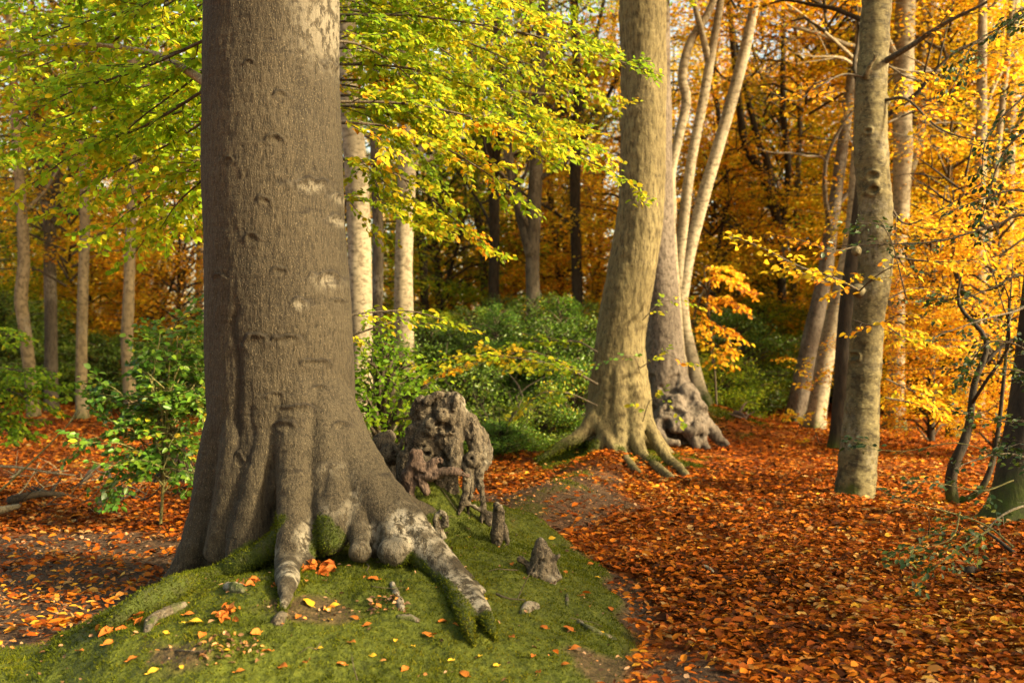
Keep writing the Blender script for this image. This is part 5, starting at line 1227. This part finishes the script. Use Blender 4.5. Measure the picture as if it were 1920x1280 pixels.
# ---- holly reaching in from the right
def holly():
    d = 5.7
    Bz = np.array([(2050 - 960) / F * d, d, 0]); Bz[2] = h1(Bz[0], d)
    root = empty("holly_tree", Bz); tag(root, "straggly small-leaved holly reaching thin twigs over the right side of the path", "holly")
    mb = MB(); tube(mb, [Bz - [0, 0, .1], P(2040, 800, d), P(2035, 400, d), P(2050, 0, d + .1), P(2070, -300, d + .2)], [.05, .042, .032, .02, .008], 10, .1)
    o = mb.build("stem", M['twig_green'], root, Bz); set_attr(o, "moss", np.zeros(mb.n)); set_attr(o, "pale", np.zeros(mb.n))
    def hb(pts, r, dens, L=.038, twig='twig', side=.28, t0=.1, gap=.09): bough(root, Bz, pts, r, 'leaf_holly_dark', L=L, side=side, dens=dens * 2.2, twig=twig, t0=t0, droop=.6, wr=.55, gap=gap, jitter=.02)
    hb([(2040, 700, d), (1960, 575, d - .1), (1900, 585, d - .1), (1840, 600, d - .2), (1750, 632, d - .2)], .011, .35, twig='twig_pale', side=.3)
    hb([(2040, 560, d), (1940, 410, d), (1860, 425, d), (1760, 452, d - .1), (1650, 458, d - .1), (1555, 462, d)], .010, .35, side=.3)
    hb([(2035, 950, d), (1940, 945, d - .1), (1880, 965, d - .2), (1840, 1005, d - .3), (1815, 1025, d - .3)], .010, .12, twig='twig_pale', side=.15)
    hb([(2035, 900, d), (1930, 860, d - .1), (1880, 850, d - .15), (1820, 865, d - .2), (1790, 878, d - .2)], .008, .3, twig='twig_pale', side=.25)
    hb([(1900, 1025, d - .4), (1850, 985, d - .3), (1780, 960, d - .3), (1720, 945, d - .3), (1640, 915, d - .2)], .006, .3, twig='twig_green', side=.25)
    hb([(1860, 990, d - .3), (1810, 1020, d - .4), (1770, 1050, d - .5), (1720, 1090, d - .5)], .006, .9, twig='twig_green', side=.3)
    hb([(1800, 960, d - .2), (1790, 1000, d - .4), (1760, 1020, d - .5), (1660, 1040, d - .5)], .005, .8, twig='twig_green', side=.25)
    hb([(2040, 300, d), (1950, 180, d), (1900, 200, d - .1), (1850, 260, d - .1), (1840, 340, d - .2)], .009, .8, side=.3)
    hb([(2050, 100, d), (1960, 20, d), (1880, 50, d), (1820, 90, d - .1), (1785, 170, d - .2)], .009, .75, side=.3)
    hb([(2040, 250, d), (1940, 240, d - .2), (1880, 290, d - .2), (1850, 380, d - .2), (1830, 440, d - .2)], .008, .8, side=.28)
    hb([(2040, 450, d), (1930, 360, d - .2), (1840, 375, d - .2), (1770, 400, d - .2)], .008, .35, side=.3)
    hb([(2040, 620, d), (1930, 520, d - .1), (1860, 540, d - .1), (1800, 560, d - .2), (1700, 560, d - .2)], .008, .75, side=.32)
    hb([(2040, 760, d), (1930, 660, d - .1), (1860, 640, d - .2), (1820, 680, d - .2), (1800, 720, d - .2)], .008, .8, side=.3)
    hb([(2040, 820, d), (1930, 790, d - .1), (1880, 790, d - .1), (1830, 780, d - .2), (1780, 760, d - .2)], .007, .7, side=.3)
    hb([(2040, 860, d), (1940, 830, d - .1), (1900, 835, d - .1), (1860, 850, d - .2)], .007, .9, side=.3)
    hb([(1860, 848, d - .15), (1790, 830, d - .1), (1700, 845, d), (1640, 842, d), (1590, 835, d)], .004, .25, twig='twig_green', side=.15, t0=.4)
    hb([(1650, 840, d), (1620, 830, d), (1596, 826, d)], .003, 1.3, twig='twig_green', side=.12, gap=.05)
    hb([(1930, 700, d - .1), (1880, 690, d - .2), (1850, 700, d - .2), (1780, 680, d - .2)], .005, .6, side=.25)
    hb([(1900, 900, d - .2), (1840, 920, d - .3), (1760, 905, d - .3), (1700, 900, d - .3)], .005, .5, twig='twig_green', side=.25)
    hb([(1700, 560, d - .2), (1660, 430, d - .1), (1590, 425, d)], .004, .8, side=.22)
holly()
# ------------------------------------------------------------------ small things on the ground
def zero_attrs(o):
    n = len(o.data.vertices); set_attr(o, "moss", np.zeros(n)); set_attr(o, "pale", np.zeros(n))
def one_leaf(label, px, py, L, mat, ang, tilt=.3, group=None, seed=0):
    rng = np.random.default_rng(seed + int(px * 7 + py))
    g = G(px, py, .012)
    mb = MB()
    d = np.array([[math.cos(ang), math.sin(ang), tilt]]); n = np.array([[rng.normal(0, .3), -.25 + rng.normal(0, .2), 1.0]])
    # finer leaf: two halves with wavy margin and a short stalk
    d = norm(d); s = norm(np.cross(d, n)); n = np.cross(s, d)
    k = 9; t = np.linspace(0, 1, k); w = np.sin(np.clip(t, 0, 1) ** .8 * math.pi) ** .8 * .31
    cu = rng.uniform(.1, .35); V = []
    for ti, wi in zip(t, w):
        for sg in (-1, 0, 1): V.append(d[0] * L * ti + s[0] * sg * wi * L + n[0] * L * (abs(sg) * wi * .35 - cu * (ti - .4) ** 2 + .04 * sg * math.sin(ti * 9)))
    q = []
    for i in range(k - 1):
        a = i * 3; q += [[a, a + 3, a + 4, a + 1], [a + 1, a + 4, a + 5, a + 2]]
    mb.add(np.array(V) - d[0] * L * .5 + g, q)
    tube(mb, [g - d[0] * L * .5, g - d[0] * L * .72 + [0, 0, .004]], [.0018, .001], 4, 9, smoothed=False)
    o = mb.build("fallen_leaf", M[mat], None, g); tag(o, label, "leaf", group)
one_leaf("largest yellow fallen leaf, lying alone on the moss below the pale front root", 578, 1134, .075, 'leaf_yellow', 2.4, .35)
one_leaf("yellow fallen leaf in a pair on the moss, the upper one", 628, 1140, .055, 'leaf_yellow', .2, .2)
one_leaf("yellow fallen leaf in a pair on the moss, the lower one", 616, 1146, .045, 'leaf_yellow', 2.0, .2)
one_leaf("small orange leaf curled on the moss right of the yellow pair", 664, 1163, .045, 'leaf_red', 2.6, .2)
one_leaf("long tan-orange leaf flat on the moss under the left mossy root", 366, 1171, .08, 'leaf_yellow', .1, .05)
one_leaf("small orange leaf just above the long tan-orange one", 355, 1156, .05, 'leaf_red', .3, .1)
one_leaf("bright rust leaf on the moss right of the twisted small stump", 1066, 1182, .06, 'leaf_red', 2.5, .3)
one_leaf("orange leaf on the moss above the twisted small stump", 1035, 1013, .06, 'leaf_yellow', .2, .2)
one_leaf("orange leaf catching light on the path side of the mound", 1108, 1060, .055, 'leaf_red', .5, .2)
one_leaf("pale orange leaf low on the mound close to the photo's bottom", 288, 1265, .05, 'leaf_yellow', .6, .3)
one_leaf("small yellow leaf on the moss beneath the rust leaf cluster", 425, 1227, .04, 'leaf_yellow', .1, .1)
for i, (px, py) in enumerate([(600, 1220), (560, 1160), (800, 1195), (845, 1243), (960, 1200), (1080, 1220), (742, 1205), (640, 1250), (480, 1190), (620, 1168), (690, 1175), (1145, 1145), (1120, 1085), (1000, 1235), (530, 1255), (910, 1130), (1060, 1075), (700, 1090), (880, 1010), (150, 1225), (250, 1240), (340, 1255), (500, 1225), (575, 1245), (700, 1235), (760, 1260), (870, 1270), (930, 1255), (1010, 1265), (1060, 1250), (1130, 1190), (1020, 1180), (830, 1170), (775, 1215), (450, 1265), (380, 1195), (310, 1190), (1150, 1110), (1090, 1120), (1130, 1060), (960, 1060), (1075, 1030), (900, 1235), (660, 1210), (205, 1210)]):
    one_leaf("tiny orange-brown leaf dropped on the green moss mound", px, py, .03 + .012 * (i % 3), ('leaf_red', 'leaf_yellow')[i % 3 == 0], i * 1.3, .2, "tiny leaves dropped on the moss mound", i)
def pile(label, px, py, n, rad, mat='leaf_litter', L=.06, h=.05):
    g = G(px, py); rng = np.random.default_rng(int(px))
    a = rng.uniform(0, 6.28, n); r = np.sqrt(rng.random(n)) * rad
    x, y = g[0] + np.cos(a) * r, g[1] + np.sin(a) * r * .7
    z = H(x, y) + h * (1 - r / rad) * rng.random(n) + .008
    b = rng.uniform(0, 6.28, n); d = np.stack([np.cos(b), np.sin(b), rng.normal(0, .5, n)], -1)
    LL = L * rng.uniform(.5, 1.1, n); mb = MB()
    leaf_full(mb, np.stack([x, y, z], -1), d, norm(np.stack([rng.normal(0, .7, n), rng.normal(-.3, .5, n), np.ones(n)], -1)), LL, LL * .6, rng=rng, curl=.4, fold=.4)
    mb.v = [v - g.astype(np.float32) for v in mb.v]
    o = bpy.data.objects.new("leaf_pile", mb.mesh("leaf_pile", [M[mat]])); C.objects.link(o); o.location = g
    tag(o, label, "leaf pile", kind="stuff")
pile("pocket of rust leaves caught between the front roots of the big beech", 594, 1072, 36, .10, 'leaf_red', .075, .07)
pile("scatter of brown leaf scraps at the centre of the moss mound", 425, 1218, 60, .15, 'leaf_chip', .03, .01)
pile("brown leaf cluster on the moss below the left mossy root", 425, 1152, 22, .07, 'leaf_red', .045, .02)
pile("dark curled leaves at the tip of the left mossy root", 228, 1170, 26, .10, 'leaf_red', .07, .04)
pile("dry leaf scraps beside the pale root peg", 722, 1135, 40, .10, 'leaf_chip', .035, .015)
pile("few rust leaves in the mossy hollow between front roots", 480, 1095, 16, .10, 'leaf_red', .05, .03)

def stick(label, pts, r, mat='twig', cat="branch", name="fallen_branch", forks=2, seed=0, lift=0.0, group=None, absolute=False):
    rng = np.random.default_rng(seed)
    mb = MB()
    W = [P(*q) for q in pts] if absolute else [G(a, b, r * .7 + (h if len(q) == 3 else lift)) for q in pts for a, b, h in [(q[0], q[1], q[2] if len(q) == 3 else lift)]]
    tube(mb, W, np.linspace(r, r * .4, len(W)), 8, .05, rfun=lambda p, a: 1 + .25 * (vnoise(np.stack([p[:, :1] * 30 + np.cos(a)[None] * 2, p[:, 1:2] * 30 + np.sin(a)[None] * 2, p[:, 2:] * 30 + 0 * a[None]], -1).reshape(-1, 3), seed).reshape(len(p), len(a)) - .5))
    for i in range(forks):
        k = rng.integers(1, len(W)); b = W[k] * .5 + W[k - 1] * .5
        d = norm(np.array([rng.normal(), rng.normal(), abs(rng.normal()) * .7 + .2])); l = rng.uniform(.12, .4)
        tube(mb, [b, b + d * l * .5 + rng.normal(0, .02, 3), b + d * l], [r * .5, r * .35, r * .15], 5, .05)
    o = mb.build(name, M[mat], None, W[0]); zero_attrs(o); tag(o, label, cat, group)
stick("thin pale dead stick lying level over the orange leaves at the left edge", [(-20, 872, 8.6), (45, 877, 8.7), (90, 885, 8.8), (142, 891, 8.9)], .014, 'twig_pale', absolute=True, forks=0)
stick("slanting bare green-brown twig leaning out of the leaves by the left edge", [(0, 920, 8.4), (60, 865, 8.3), (110, 815, 8.2), (150, 772, 8.1)], .010, 'twig_green', absolute=True, forks=1)
stick("weathered grey log end poking in at the left edge of the brush", [(-60, 985, .05), (-10, 978, .05), (35, 968, .05)], .055, 'twig_pale', "log", "log", forks=0)
stick("rotten mossy brown log in the brush line behind the grey log end", [(20, 955, .05), (70, 945, .06), (120, 940, .04)], .045, 'bark_dark', "log", "log", forks=3, seed=4)
stick("arched dead branch in the middle of the brush line", [(150, 925, .0), (170, 905, .1), (195, 900, .14), (208, 920, .08), (210, 945, .0)], .03, 'bark_brown', forks=2, seed=5)
stick("dark rotting branch on the leaves below the arched one", [(178, 958, .02), (205, 945, .06), (240, 938, .05), (255, 945, .02)], .03, 'bark_dark', forks=2, seed=6)
stick("dark slanting broken branch behind the glossy shrub's stem", [(255, 925, .0), (300, 910, .06), (345, 888, .16)], .03, 'bark_dark', forks=3, seed=7)
stick("long low twig on the leaves under the glossy shrub", [(320, 945, .02), (350, 938, .03), (385, 935, .02)], .012, 'twig', forks=1, seed=8)
stick("thin grey twig among leaf debris under the shrub", [(165, 975, .02), (200, 968, .03), (235, 970, .02)], .010, 'twig_pale', forks=2, seed=9)
for i in range(26):
    rng = np.random.default_rng(500 + i); px = rng.uniform(10, 370); py = rng.uniform(900, 955); a = rng.uniform(-.4, .4)
    stick("dead brushwood twig in the tangle left of the big beech", [(px, py, .01), (px + 28, py - 14 * a, rng.uniform(.03, .14)), (px + 60, py - 30 * a, rng.uniform(.02, .3))], rng.uniform(.005, .013), ('twig', 'twig_pale', 'bark_dark')[i % 3], "branch", "brushwood_twig", 3, 520 + i, group="brushwood left of the big beech")
def tangle(label, px, py, d, n, h, w, seed):
    rng = np.random.default_rng(seed); g = G(px, py); mb = MB()
    for i in range(n):
        a = g + [rng.normal(0, w), rng.normal(0, w * .5), 0]; b = g + [rng.normal(0, w * .5) + .1, rng.normal(0, w * .4), h * rng.uniform(.5, 1)]
        tube(mb, [a, a * .5 + b * .5 + rng.normal(0, .06, 3), b], [.008, .006, .003], 4, .1)
    o = mb.build("dead_fern_clump", M['bark_dark'], None, g); zero_attrs(o); tag(o, label, "dead plant")
tangle("dark clump of withered brown stems behind the glossy shrub", 320, 915, 8.5, 90, .55, .14, 3)
stick("grey twig resting on the orange leaves in the middle of the path", [(1382, 1008, .02), (1395, 1003, .02), (1410, 1004, .02)], .018, 'twig_pale', forks=1, seed=11)
stick("bleached scrap of wood among the leaves at the path's lower part", [(1318, 1070, .01), (1330, 1075, .02), (1338, 1080, .01)], .02, 'twig_pale', forks=0, seed=12)
stick("rotten lichened log half sunk in leaves at the lower right", [(1815, 1085, .02), (1850, 1072, .0), (1890, 1062, .01), (1940, 1052, .0)], .035, 'bark_dark', "log", "log", forks=2, seed=13)
stick("dark thin branch lying below the dark slanting trunk", [(1720, 1018, .02), (1760, 1012, .03), (1830, 1020, .02)], .012, 'bark_dark', forks=2, seed=14)
stick("thin pale twig sprawled over the moss below the big beech", [(330, 1222, .0), (352, 1227, .01), (380, 1228, .01), (400, 1222, .0)], .005, 'twig', forks=1, seed=15)
stick("fine twig across the moss above the forked pale root end", [(930, 1115, .0), (955, 1128, .01), (985, 1130, .01)], .006, 'twig', forks=1, seed=16)
stick("twisted bare root lying on the mossy bank behind the burred beech", [(1350, 752, .02), (1375, 758, .06), (1395, 775, .05), (1400, 790, .01)], .06, 'wood_dead', "root", "root_fragment", forks=4, seed=17)
stick("snag of old root at the bank's end by the leaf path", [(1395, 770, .0), (1402, 765, .15), (1404, 750, .3)], .05, 'wood_dead', "root", "root_fragment", forks=3, seed=18)
stick("pale root snag on the lower edge of the mossy bank", [(1378, 782, .02), (1392, 790, .05), (1400, 800, .02)], .05, 'wood_dead', "root", "root_fragment", forks=3, seed=19)
for m_ in ('bark_pale',): pass
